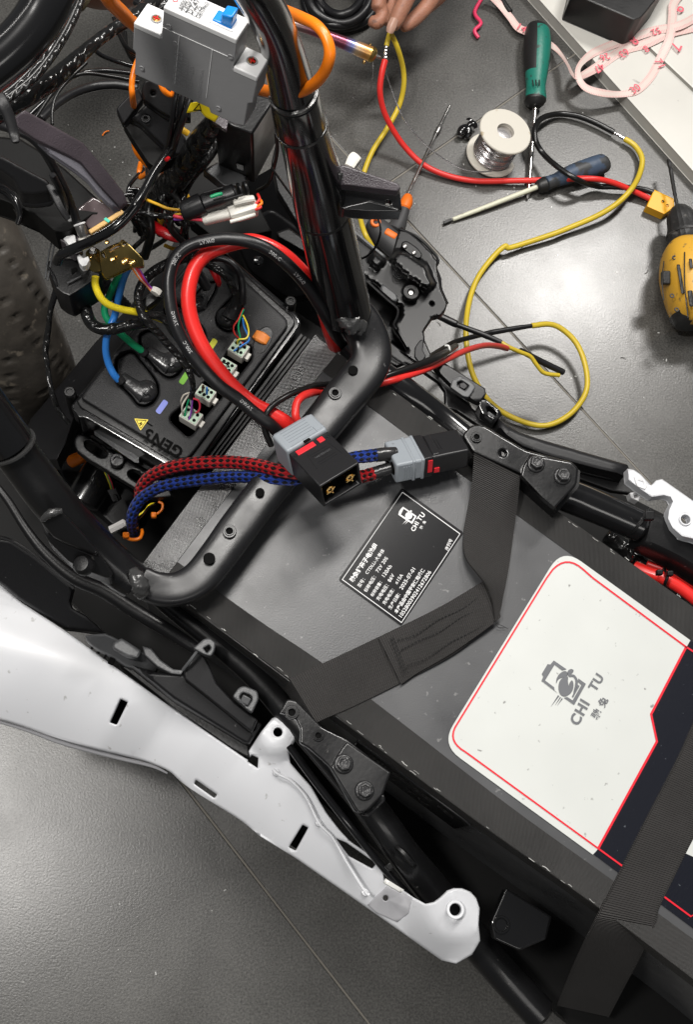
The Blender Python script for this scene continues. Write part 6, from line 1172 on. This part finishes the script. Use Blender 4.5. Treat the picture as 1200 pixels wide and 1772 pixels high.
# ------------------------------------------------------------------ the circuit breaker
def breaker():
    d0 = .70; u0 = ray(344, 106); org = CAMP + u0 * d0; sc = d0 / FPX      # centre of the grey face
    ang = .415; Lx = (CR * .913 + CD * .408).normalized(); Nn = (CR * .408 - CD * .913).normalized()      # Nn: up in the picture, across Lx
    th = math.radians(28); Wd = (Nn * math.cos(th) + CF * math.sin(th)); Dd = (-Nn * math.sin(th) + CF * math.cos(th))  # width (up), depth (away)
    r = thing('circuit_breaker', 'grey and white circuit breaker with a blue toggle hung on orange cable', 'circuit breaker', org)
    H = .083 / 245 * 245; wd = .0185
    A0 = CAMP + ray(231, 44) * (d0 + .035)      # outer corner of the left terminal, on the near face
    def pt3(l, d, w): return A0 + Lx * l + Dd * d + Wd * w
    pr = [(0, 0), (.0185, 0), (.0185, -.0225), (.0665, -.0225), (.0665, -.0005), (.0830, -.0005), (.0830, .020), (.0800, .022), (.0800, .043), (.0740, .045), (.0560, .045), (.0545, .041), (.0020, .041), (.0020, .022), (0, .020)]
    def prism(p, w0, w1):
        n = len(p); v = [pt3(a, b, w0) for a, b in p] + [pt3(a, b, w1) for a, b in p]; f = [[(i + 1) % n, i, n + i, n + (i + 1) % n] for i in range(n)] + [list(range(n)), list(reversed(range(n, 2 * n)))]
        return G().add(v, f)
    b = obj('housing', prism(pr, 0, wd), M['breaker_grey'], r, sharp=25, bevel=.0008)
    c = .0011
    def cap(l0, l1, d): return boxg(pt3((l0 + l1) / 2, d - c / 2, wd / 2), Lx, Wd, Dd, l1 - l0 - .0002, wd + .0008, c + .0032)
    f = obj('front_cap', cap(.0185, .0665, -.0225), M['breaker_white'], r, bevel=.0008)
    t1 = obj('terminal_cap', cap(0, .0182, 0), M['breaker_white'], r, bevel=.0008); t2 = obj('terminal_cap', cap(.0668, .0830, -.0005), M['breaker_white'], r, bevel=.0008)
    for t, l, d in ((t1, .0105, 0), (t2, .0748, -.0005)):
        q = pt3(l, d - .0030, wd * .52)
        obj('screw_well', ringg(q, -Dd, .0027, .0036, .0004, 22), M['breaker_grey'], t); s = obj('screw', lathe(q + Dd * .0008, -Dd, [(0, .0027), (.0010, .0026), (.0012, .0010)], 18), M['gold'], t)
        obj('screw_slot', [boxg(q - Dd * .0006, Lx, Wd, Dd, .0042, .0007, .0008), boxg(q - Dd * .0006, Wd, Lx, Dd, .0042, .0007, .0008)], M['red_tape'], s)
    # toggle in its rounded window
    tb = pt3(.0540, -.0255, wd * .52)
    obj('toggle_base', boxg(tb, Lx, Wd, Dd, .0125, .0095, .003), M['toggle_blue'], r, bevel=.001, seg=3)
    obj('toggle', [boxg(tb - Dd * .0045 + Lx * .0025, (Lx - Dd * .25), Wd, Dd, .0075, .0092, .0085)], M['toggle_blue'], r, bevel=.0012, seg=3)
    obj('toggle_surround', [boxg(tb + Dd * .0006 + Wd * s * .0058, Lx, Wd, Dd, .0155, .0016, .003) for s in (-1, 1)][0], M['breaker_white'], f, bevel=.0006)
    # moulded panels, bosses and printed text
    zt = lambda l, d: pt3(l, d, -.0002)
    for l, d in ((.0070, .032), (.0610, .037), (.0230, -.012), (.0280, -.001), (.0640, -.010)):
        obj('boss', lathe(zt(l, d), -Wd, [(0, .0018), (.0007, .0017), (.0007, .0008), (.0003, .0001)], 16), M['breaker_grey'], b)
    for l0, l1, d in ((.019, .066, -.009),): obj('seam', boxg(zt((l0 + l1) / 2, d), Lx, Dd, Wd, l1 - l0, .0004, .0004), M['breaker_white'], b)
    for l in (.030, .052): obj('seam', boxg(zt(l, .012), Dd, Lx, Wd, .042, .0004, .0004), M['breaker_white'], b)
    def tx(s, l, d, w, hdir=1, m='plastic_grey', par=b, side=True, st=1.4, bold=.0):
        a = pt3(l, d, -.0003) if side else pt3(l, -.0256, w); e = None
        return a
    for s, l, d0_, ln in (('IEC60898-1', .0240, .030, .016), ('DZ47-125', .0335, .034, .030), ('GB/T10963.1', .0375, .034, .026), ('C125 ~400V', .0415, .034, .024), ('MADE IN CHINA', .0480, .036, .026)):
        obj('lettering', text(s, pt3(l, d0_, -.0002), pt3(l, d0_ - ln, -.0002), None, lift=.0003, up=-Wd, bold=.0, stretch=1.0), M['breaker_emboss'], b)
    for s, l, a, e in (('DZ47', .0345, .15, .85), ('C125', .0375, .10, .62), ('230V~', .0310, .1, .8), ('6000', .0280, .15, .6), ('GB10963', .0400, .1, .9)):
        obj('lettering', text(s, pt3(l + .001, -.0257, wd * a), pt3(l + .001, -.0257, wd * e), None, lift=.0003, up=-Dd, bold=.01), M['plastic_grey'], f)
    obj('emblem', ringg(pt3(.0222, -.0252, wd * .45), -Dd, .0012, .0018, .0003, 16), M['red_plastic'], f)
    obj('emblem_text', text('正泰', pt3(.0236, -.0257, wd * .62), pt3(.0236, -.0257, wd * .98), None, lift=.0003, up=-Dd, bold=.01), M['red_plastic'], f)
    return pt3
breaker()
def orange():
    one('orange_cable', [(160, -60, .84), (182, -12, .82), (198, 10, .80), (214, 26, .785), (232, 42, .77), (248, 56, .755), (266, 70, .735)], [12, 13, 13, 12.5, 11.5, 11, 10], 'orange_wire', 'thick orange cable coming from the top edge into the breaker', 'cable', 'orange breaker cables', n=24, sub=8, rf=lambda s, v: 1 + (.05 * math.sin(s * 160 + v * 6.28) if s < .07 else 0))
    one('orange_cable', [(470, 10, .76), (500, 22, .79), (525, 32, .815), (548, 44, .825), (565, 66, .825), (571, 94, .82), (562, 124, .81), (542, 147, .80), (516, 159, .79), (490, 162, .78), (464, 158, .765), (440, 152, .75), (418, 145, .735)], [11, 11, 10.5, 10, 10, 10.5, 10.5, 10.5, 11, 11.5, 10.5, 10, 10], 'orange_wire', 'thick orange cable looped round the right down tube', 'cable', 'orange breaker cables', n=24, sub=8)
    one('orange_cable', [(240, 100, .66), (232, 122, .655), (228, 145, .65), (229, 168, .64), (232, 190, .60), (231, 215, .57), (231, 240, .55), (236, 262, .54), (248, 278, .53), (262, 292, .52)], 5.2, 'orange_wire', 'orange cable dropping below the left end of the breaker', 'cable', 'orange breaker cables', n=16)
    one('orange_cable', [(270, 122, .66), (276, 138, .655), (283, 156, .65), (296, 164, .645), (306, 152, .65)], 5, 'orange_wire', 'short orange cable bend under the middle of the breaker', 'cable', 'orange breaker cables', n=16)
    one('orange_cable', [(262, 292, .522), (248, 304, .51), (242, 306, .505), (241, 296, .505), (244, 280, .51)], 4.6, 'orange_wire', 'orange cable fold beside the taped knot', 'cable', 'orange breaker cables', n=14)
orange()
# ------------------------------------------------------------------ looms, connectors and boxes round the headstock
def looms():
    one('wiring_loom', [(-30, 214, .78), (20, 184, .78), (62, 158, .775), (98, 133, .77), (134, 100, .765), (168, 71, .76), (200, 48, .755), (232, 28, .75), (270, 0, .74)], [15, 16, 17, 16, 13, 11, 11, 12, 12], 'taped_loom', 'thick glossy taped loom crossing the top left to the breaker', 'wiring loom', n=24)
    one('black_cable', [(70, 206, .45), (100, 178, .44), (130, 160, .43), (165, 149, .42), (200, 146, .42), (240, 152, .42)], 8.5, 'black_silicone', 'thick dull black cable curving behind the carrier bracket', 'cable', n=16)
    one('black_cable', [(50, 200, .50), (84, 168, .50), (112, 144, .49), (140, 127, .48), (180, 122, .48), (240, 128, .48)], 4.5, 'gloss_black', 'glossy black cable above the dull thick one', 'cable', n=12)
    one('black_cable', [(60, 205, .52), (100, 150, .52), (140, 128, .52), (190, 132, .51), (240, 142, .50)], 3.5, 'black_wire', 'thin black cable between the two curved cables', 'cable', n=10)
    one('black_cable', [(90, 216, .56), (90, 190, .56), (97, 166, .56), (118, 138, .56), (150, 108, .56)], 3.2, 'black_wire', 'thin black cable hanging straight from the taped loom', 'cable', n=10)
    one('black_cable', [(150, 70, .55), (170, 92, .54), (195, 104, .53), (240, 118, .52)], 4, 'gloss_black', 'short glossy cable below the loom end', 'cable', n=12)
    for k in range(6): one('black_cable', [(196 + k * 4, 28 + k * 5, .70 - k * .02), (206 + k * 3, 60 + k * 6, .69 - k * .02), (222 + k * 4, 84 + k * 6, .68 - k * .02), (260 + k * 4, 104 + k * 5, .66 - k * .02)], 3.8, 'black_wire', ['topmost', 'second', 'third', 'fourth', 'fifth', 'lowest'][k] + ' of the black cables fanned out left of the breaker', 'cable', 'black cables fanned out left of the breaker', n=10)
    for k in range(5): one('black_cable', [(232 + k * 8, 2 + k * 3, .66), (262 + k * 7, 18 - k * 4, .66), (300 + k * 5, 30 - k * 14, .66)], 6, 'taped_loom_fine' if k % 2 else 'gloss_black', ['leftmost', 'second', 'middle', 'fourth', 'rightmost'][k] + ' of the black cables behind the top of the breaker', 'cable', 'black cables behind the breaker top', n=12)
    # cables running down beside the carrier
    for k, pts in enumerate(([(310, 140, .66), (302, 180, .65), (296, 220, .63), (292, 245, .61), (284, 268, .59)], [(320, 150, .66), (314, 185, .65), (308, 214, .63), (298, 244, .61), (290, 268, .59)], [(334, 158, .66), (322, 195, .65), (310, 225, .63), (302, 250, .61), (296, 270, .58)])):
        one('black_cable', pts, 4.6 + k * .5, 'black_silicone', ['leftmost', 'middle', 'rightmost'][k] + ' of the black cables dropping in front of the carrier', 'cable', 'black cables dropping in front of the carrier', n=14)
    one('arched_cable', [(300, 250, .60), (283, 275, .60), (266, 300, .60), (252, 326, .60), (238, 350, .60), (222, 372, .595), (196, 396, .59), (160, 416, .58), (128, 430, .57), (106, 441, .56), (98, 454, .55)], [8, 8, 8, 8, 8.4, 8.6, 8.6, 8.6, 9, 9, 9], 'gloss_black', 'glossy black cable arching over the brass coloured lock plate', 'cable', n=20)
    one('wiring_loom', [(385, 190, .64), (370, 212, .62), (352, 236, .60), (336, 262, .58), (318, 288, .56), (300, 312, .54), (282, 336, .52), (262, 360, .50), (250, 385, .48)], [16, 17, 20, 22, 24, 24, 22, 18, 14], 'taped_loom', 'thickest taped loom running down behind the breaker', 'wiring loom', n=30)
    one('wiring_loom', [(378, 244, .56), (366, 262, .555), (350, 282, .55), (335, 300, .54), (322, 322, .52), (312, 346, .50)], [8, 10, 11, 10, 9, 9], 'taped_loom_fine', 'shiny crinkled loom right of the thickest one', 'wiring loom', n=20)
    rr = random.Random(5); used = set()
    for k in range(16):
        x0, y0 = rr.uniform(232, 330), rr.uniform(285, 330); x1, y1 = rr.uniform(225, 345), rr.uniform(380, 450); zz = rr.uniform(.46, .53)
        zr = rr.uniform(3.5, 8); mm = rr.choice(['taped_loom', 'taped_loom_fine', 'gloss_black', 'black_wire'])
        lb_ = '%s %s black branch %s in the tangle %s' % ('thick' if zr > 6.3 else 'medium' if zr > 4.8 else 'thin', {'taped_loom': 'taped', 'taped_loom_fine': 'crinkled', 'gloss_black': 'glossy', 'black_wire': 'plain'}[mm], 'leaning left' if x1 < x0 - 15 else 'leaning right' if x1 > x0 + 15 else 'hanging straight', 'nearest the fork arm' if x0 < 262 else 'below the thickest loom' if x0 < 298 else 'nearest the round connector')
        if lb_ in used: lb_ = lb_.replace('in the tangle', 'deep in the tangle')
        used.add(lb_)
        one('loom_branch', [(x0, y0, zz), ((x0 + x1) / 2 + rr.uniform(-22, 22), (y0 * 2 + y1) / 3, zz + .01), ((x0 + x1) / 2 + rr.uniform(-22, 22), (y0 + y1 * 2) / 3, zz), (x1, y1, zz - .03)], zr, mm, lb_, 'wiring loom', 'black loom branches tangled above the controller', n=14)
    for k in range(7):
        a = rr.uniform(0, 6.28); one('coiled_wire', [(224 + 20 * math.cos(a + q) + k, 352 + 14 * math.sin(a + q) - k * 2, .53 + .004 * k) for q in (0, .8, 1.6, 2.4, 3.2, 4.0, 4.8)], rr.uniform(2.5, 4), 'gloss_black', ['lowest', 'second lowest', 'third lowest', 'middle', 'third highest', 'second highest', 'topmost'][k] + ' of the glossy black wires coiled beside the relay', 'wire', 'glossy black wires coiled beside the relay', n=10)
    one('wire_loom', [(232, 366, .55), (262, 371, .55), (285, 374, .548), (303, 376, .545)], 5, 'taped_loom', 'taped loom leading to the pink and purple wires', 'wiring loom', n=12)
    one('pink_wire', [(300, 374, .548), (325, 378, .55), (355, 381, .548)], 3.2, 'pink_wire', 'pink wire entering the white connector', 'wire'); one('purple_wire', [(300, 379, .546), (314, 378, .546), (328, 371, .542)], 3, 'purple_wire', 'purple wire beside the pink one', 'wire'); one('orange_wire', [(302, 372, .546), (316, 370, .547), (328, 370, .54)], 2.4, 'yellow_loom', 'short amber wire above the purple one', 'wire')
    one('yellow_wire', [(254, 346, .548), (274, 354, .55), (292, 361, .55), (318, 364, .548)], 2.6, 'yellow_loom', 'amber wires entering the black round connector', 'wire')
    for k, pts in enumerate(([(278, 341, .50), (276, 358, .50), (278, 380, .50), (288, 396, .49)], [(272, 352, .495), (270, 372, .495), (276, 392, .49)], [(318, 328, .49), (322, 338, .49), (328, 348, .48)], [(308, 219, .585), (316, 225, .585), (326, 232, .582)], [(262, 352, .50), (264, 362, .50)], [(284, 424, .46), (298, 430, .46), (308, 431, .455)])):
        one('amber_sleeve', pts, [5.5, 4, 5, 5.5, 3, 3.4][k], 'yellow_loom', ['amber sleeve standing upright left of the round connector', 'narrow amber sleeve beside the upright one', 'amber sleeve tip above the round connector', 'amber band on the grey carrier bracket', 'tiny amber sleeve in the coiled wires', 'amber sleeve below the red tape wrap'][k], 'sleeve', n=12)
    # fuse box, round black connector, white connector, yellow tag
    r = thing('fuse_box', 'black rectangular plastic box hanging under the breaker', 'box', P(420, 260, .53))
    b = obj('case', G().add([P(368, 206, .635), P(437, 232, .635), P(476, 172, .635), P(405, 150, .635), P(378, 292, .535), P(440, 318, .535), P(478, 246, .535), P(420, 226, .535)], [[0, 3, 2, 1], [0, 1, 5, 4], [1, 2, 6, 5], [2, 3, 7, 6], [3, 0, 4, 7], [4, 5, 6, 7]]), M['plastic_black'], r, sharp=20, bevel=.002)
    obj('latch', boxg(P(416, 290, .566), CR + CD * .35, CD, CF, .008, .006, .003), M['plastic_black'], r, bevel=.001); obj('label_ledge', boxg(P(425, 257, .60), CR + CD * .35, CD, CF, .009, .0012, .002), M['plastic_dark'], r)
    obj('cover_corner', sheet([(368, 210), (384, 192), (396, 206), (392, 226)], .64, .003, edge=(1.5, .001)), M['plum_paint'], r)
    r = thing('round_connector', 'round black connector with a green seal above the white one', 'connector', P(370, 350, .54))
    obj('sleeve', cable([(316, 367, .550), (322, 365, .551), (336, 359, .553), (352, 352, .555)], [17, 18.5, 19.5, 20], 28, 4), M['connector_black'], r)
    obj('body', cable([(350, 353, .556), (370, 346, .558), (392, 339, .560), (408, 333, .562)], [15, 15.5, 15, 14], 24, 4, power=3), M['connector_black'], r)
    for k in range(3): obj('collar_ring', cable([(402 + k * 10, 335 - k * 4, .562), (408 + k * 10, 333 - k * 4, .562)], [16 - k * 1.6, 15.5 - k * 1.6], 26, 2), M['connector_black'], r)
    obj('seal', cable([(364, 341, .572), (376, 337, .573), (385, 335, .573)], [3, 3.6, 3.2], 10, 4), M['green_wire'], r)
    for k, (x, y) in enumerate(((352, 334), (387, 346))): obj('rib', cable([(x, y, .568), (x + 34, y - 10, .57)], 1.6, 8, 3), M['connector_black'], r)
    r = thing('white_connector', 'dirty white connector with a pink wire entering its tip', 'connector', P(400, 370, .54))
    obj('nose', cable([(352, 382, .546), (358, 380, .547), (376, 375, .548), (398, 370, .549)], [8, 9, 9.4, 9.6], 18, 4, power=3), M['connector_white'], r)
    obj('body', cable([(396, 371, .549), (412, 366, .55), (430, 360, .55), (444, 356, .55)], [13, 15.5, 16.5, 15], 18, 4, power=4), M['connector_white'], r)
    obj('latch', cable([(404, 352, .56), (422, 347, .561), (440, 344, .56)], [6, 7, 6], 12, 4, power=4), M['connector_white'], r); obj('rib', cable([(398, 384, .552), (420, 378, .553), (442, 371, .552)], 3.5, 10, 4), M['connector_white'], r)
    for k, (m, x) in enumerate((('red_wire', 446), ('orange_wire', 450), ('red_wire', 448))): obj('wire_end', cable([(x, 336 + k * 9, .555), (x + 3, 345 + k * 7, .558), (x - 6, 355 + k * 4, .556)], 2.6, 10, 4), M[m], r)
    r = thing('warning_tag', 'yellow warning flag wrapped on the loom under the breaker', 'tag', P(350, 190, .64))
    t = obj('flag', sheet([(323, 194), (330, 178), (356, 174), (362, 178), (381, 197), (372, 210), (354, 200), (346, 190)], plane((323, 194, .655), (360, 175, .665), (375, 208, .65)), .0012, edge=(1, .0004)), M['warning_yellow'], r)
    obj('triangle_print', sheet([(334, 191), (345, 178), (349, 192)], plane((323, 194, .6556), (360, 175, .6656), (375, 208, .6506)), .0002, edge=None, holes=[[(337, 189.7), (344.5, 181), (347, 190)]]), M['hole'], t)
    one('cable_tie', [(446, 330, .53), (464, 318, .55), (474, 290, .57), (480, 260, .59), (478, 230, .61)], 3.5, 'black_wire', 'thin black cable running up between the box and the tube', 'cable', n=10)
    one('thin_wire', [(470, 290, .58), (490, 318, .60), (512, 348, .615), (530, 362, .62)], 2, 'black_wire', 'thin glossy wire slanting across to the tube tie', 'wire')
    one('thin_wire', [(646, 362, .60), (656, 382, .55), (659, 402, .50), (650, 428, .46), (634, 444, .43), (612, 451, .42)], 2, 'black_wire', 'thin black wire bowing below the tube bracket', 'wire')
    one('moulded_stub', [(604, 292, .60), (612, 278, .60), (618, 272, .60)], [9, 11, 10], 'connector_white', 'small white cap behind the tube bracket', 'cap', n=14, power=4)
    one('red_tie', [(292, 273, .61), (287, 277, .612)], 3.6, 'red_tape', 'small red tie end beside the arching cable', 'cable tie')
looms()
def lock():
    r = thing('seat_lock', 'brass coloured lock mechanism on a black housing beside the tyre', 'lock', P(170, 460, .44))
    F = lambda pts: [(x / 4, 350 + y / 4) for x, y in pts]
    pz = plane((172, 440, .515), (248, 450, .525), (185, 480, .505))
    obj('lock_plate', sheet(rnd(F([(680, 350), (760, 300), (860, 262), (905, 300), (992, 388), (1000, 445), (900, 455), (735, 532), (712, 522), (695, 470)]), 4), pz, .003, edge=(2, .0012), holes=[rnd(F([(752, 322), (800, 296), (830, 290), (834, 306), (764, 336)]), 2), circ(215, 422, 3), rnd(F([(700, 352), (712, 345), (728, 372), (724, 388)]), 1)]), M['zinc_yellow'], r)
    obj('plate_slot_rim', cable([(188, 433, .522), (198, 426, .522), (208, 423, .523)], 1.4, 8, 4), M['gold'], r); obj('plate_slot_rim', cable([(190, 437, .521), (200, 431, .521), (210, 427, .522)], 1.4, 8, 4), M['gold'], r)
    for x, y in ((194, 449), (185, 419), (212, 419)): obj('rivet', lathe(P(x, y, .5195), EZ, [(0, .0022), (.0012, .0019), (.0016, .0008)], 14), M['gold'], r)
    for x, y in ((215, 453), (228, 455)): obj('screw_head', lathe(P(x, y, .520), EZ, [(0, .0032), (.0018, .003), (.0026, .0014)], 14), M['gold'], r)
    obj('side_plate', sheet(rnd(F([(590, 345), (640, 300), (690, 330), (700, 380), (700, 470), (690, 482), (625, 492), (605, 450)]), 3), plane((150, 430, .51), (172, 430, .515), (160, 470, .50)), .004, edge=(2, .001)), M['zinc_yellow'], r)
    sp = [(148 + k * .35 + 2.6 * math.cos(k * 1.05), 466 - k * .85 + 1.2 * math.sin(k * 1.05), .513 + .0016 * math.sin(k * 1.05)) for k in range(34)]
    obj('spring', cable(sp, .9, 6, 3), M['gold'], r); obj('lock_pin', lathe(P(161, 436, .515), EZ, [(0, .0036), (.003, .0036), (.0045, .002)], 16), M['steel'], r)
    obj('white_knob', sheet(rnd([(132, 442), (138, 440), (144, 447), (152, 443), (155, 450), (150, 460), (142, 462), (136, 455)], 2), .522, .008, edge=(2, .0015)), M['breaker_white'], r)
    h = obj('housing', sheet(rnd([(78, 457), (89, 449), (104, 447), (140, 447), (150, 460), (176, 468), (172, 480), (121, 513), (108, 508), (95, 498), (88, 480)], 3), .50, .04, edge=(3, .002)), M['plastic_black'], r)
    obj('housing_slot', sheet(rnd([(122, 466), (132, 462), (134, 468), (124, 475)], 2), .5008, .001, edge=None), M['hole'], h); obj('housing_rib', cable([(82, 460, .503), (94, 480, .503), (98, 494, .502)], 2, 8, 4), M['plastic_black'], h); obj('housing_rib', cable([(116, 490, .503), (140, 478, .503)], 1.6, 8, 4), M['plastic_grey'], h)
    r = thing('relay_box', 'clear topped relay with an amber edge above the lock plate', 'relay', P(170, 380, .52))
    rz = plane((133, 363, .55), (160, 341, .555), (205, 372, .55))
    c = obj('case', sheet(rnd([(134, 362), (160, 341), (212, 366), (160, 398), (152, 396)], 2), rz, .025, edge=(2, .0012)), M['clear_plastic'], r)
    obj('amber_edge', beamg(P(155, 403, .556), P(213, 367, .556), .0042, .004), M['amber_edge'], r, bevel=.0008); obj('amber_edge', beamg(P(174, 344, .556), P(202, 361, .556), .0022, .003), M['warning_yellow'], r, bevel=.0006)
    obj('teal_mark', beamg(P(181, 378, .5585), P(189, 384, .5585), .0026, .001), M['teal_mark'], r)
    obj('side_case', sheet(rnd([(90, 400), (112, 388), (132, 400), (140, 420), (125, 432), (96, 410)], 3), .535, .02, edge=(2.5, .0015)), M['plum_paint'], r); obj('white_socket', sheet(rnd([(109, 413), (122, 403), (130, 408), (132, 426), (122, 428)], 2), .541, .008, edge=(1.5, .001)), M['breaker_white'], r)
    for a in ([(92, 408), (84, 440), (78, 482)], [(97, 410), (90, 442), (82, 486)]): obj('wire_frame', cable([(x, y, .50) for x, y in a], 1.6, 8, 4), M['plastic_grey'], r)
    r = thing('throttle_cable', 'black cable ending in a grey ferrule beside the relay', 'cable', P(140, 400, .54))
    obj('cable', cable([(-10, 215, .64), (10, 220, .645), (34, 228, .645), (56, 240, .64), (76, 262, .63), (95, 294, .61), (112, 328, .59), (124, 358, .57), (134, 388, .556)], [8, 8, 8, 8, 8, 8, 7.5, 7.5, 7.5], 18, 6), M['black_silicone'], r)
    obj('ferrule', cable([(137, 388, .557), (141, 398, .554), (146, 410, .55)], [9.5, 9.5, 9], 22, 3), M['steel_dull'], r); obj('ferrule_rim', cable([(136.5, 386, .5575), (138, 390, .5565)], [10.6, 10.6], 22, 2), M['breaker_white'], r); obj('ferrule_base', cable([(146, 409, .55), (148, 417, .547)], [11.5, 12], 24, 2), M['connector_white'], r)
    obj('inner_cable', cable([(90, 302, .62), (104, 330, .60), (112, 352, .58), (116, 372, .56)], 6, 14, 5), M['black_silicone'], r); obj('white_clip', cable([(112, 362, .565), (118, 374, .56), (122, 382, .556)], [4.5, 5.5, 4], 12, 4), M['breaker_white'], r)
    for k, (m, dx) in enumerate((('pink_wire', 0), ('white_wire', -3), ('red_wire', 3), ('purple_wire', 5), ('orange_wire', -6))):
        one('sensor_wire', [(225 + dx * .3, 452, .52), (236 + dx, 466, .515), (246 + dx * .8, 482, .508), (256 + dx * .4, 494, .498), (265 + dx * .6, 504, .492)], 1.7, m, '%s sensor wire running from the lock plate to the cream plug' % ['pink', 'cream', 'red', 'purple', 'orange'][k], 'wire', 'sensor wires at the lock plate', n=8)
    one('cream_plug', [(262, 500, .494), (270, 504, .492), (276, 509, .49)], [5, 6.5, 6], 'connector_white', 'small cream plug end on the sensor wires', 'plug', n=8, power=4)
    one('sensor_housing', [(274, 512, .478), (262, 520, .478), (250, 530, .476)], [10, 11, 10], 'plastic_black', 'small black plug housing beside the cream plug', 'plug', n=10, power=4)
    r = thing('corrugated_sleeve', 'ribbed black sleeve standing behind the green phase cable', 'sleeve', P(200, 520, .38))
    obj('sleeve', tube(Path([(170, 478, .42), (186, 495, .41), (202, 515, .40), (218, 532, .39)], 9, 30), 14, rf=lambda s, v: 1 + .28 * (1 if math.sin(s * 1500) > 0 else 0)), M['plastic_black'], r, sharp=20)
    r = thing('small_plug', 'small black plug on thin wires below the mounting bar', 'plug', P(197, 858, .25))
    obj('housing', boxg(P(198, 856, .27), CR * .5 + CD, CR - CD * .4, CF, .014, .009, .006), M['plastic_dark'], r, bevel=.0008); obj('latch', boxg(P(201, 862, .275), CR * .5 + CD, CR - CD * .4, CF, .008, .003, .003), M['plastic_black'], r, bevel=.0005)
    for m, dx in (('yellow_wire', -3), ('pink_wire', 1), ('green_wire', -1)): obj('wire', cable([(180 + dx, 808, .30), (186 + dx, 822, .295), (192 + dx, 836, .285), (195 + dx, 846, .275)], 1.3, 7, 4), M[m], r)
lock()
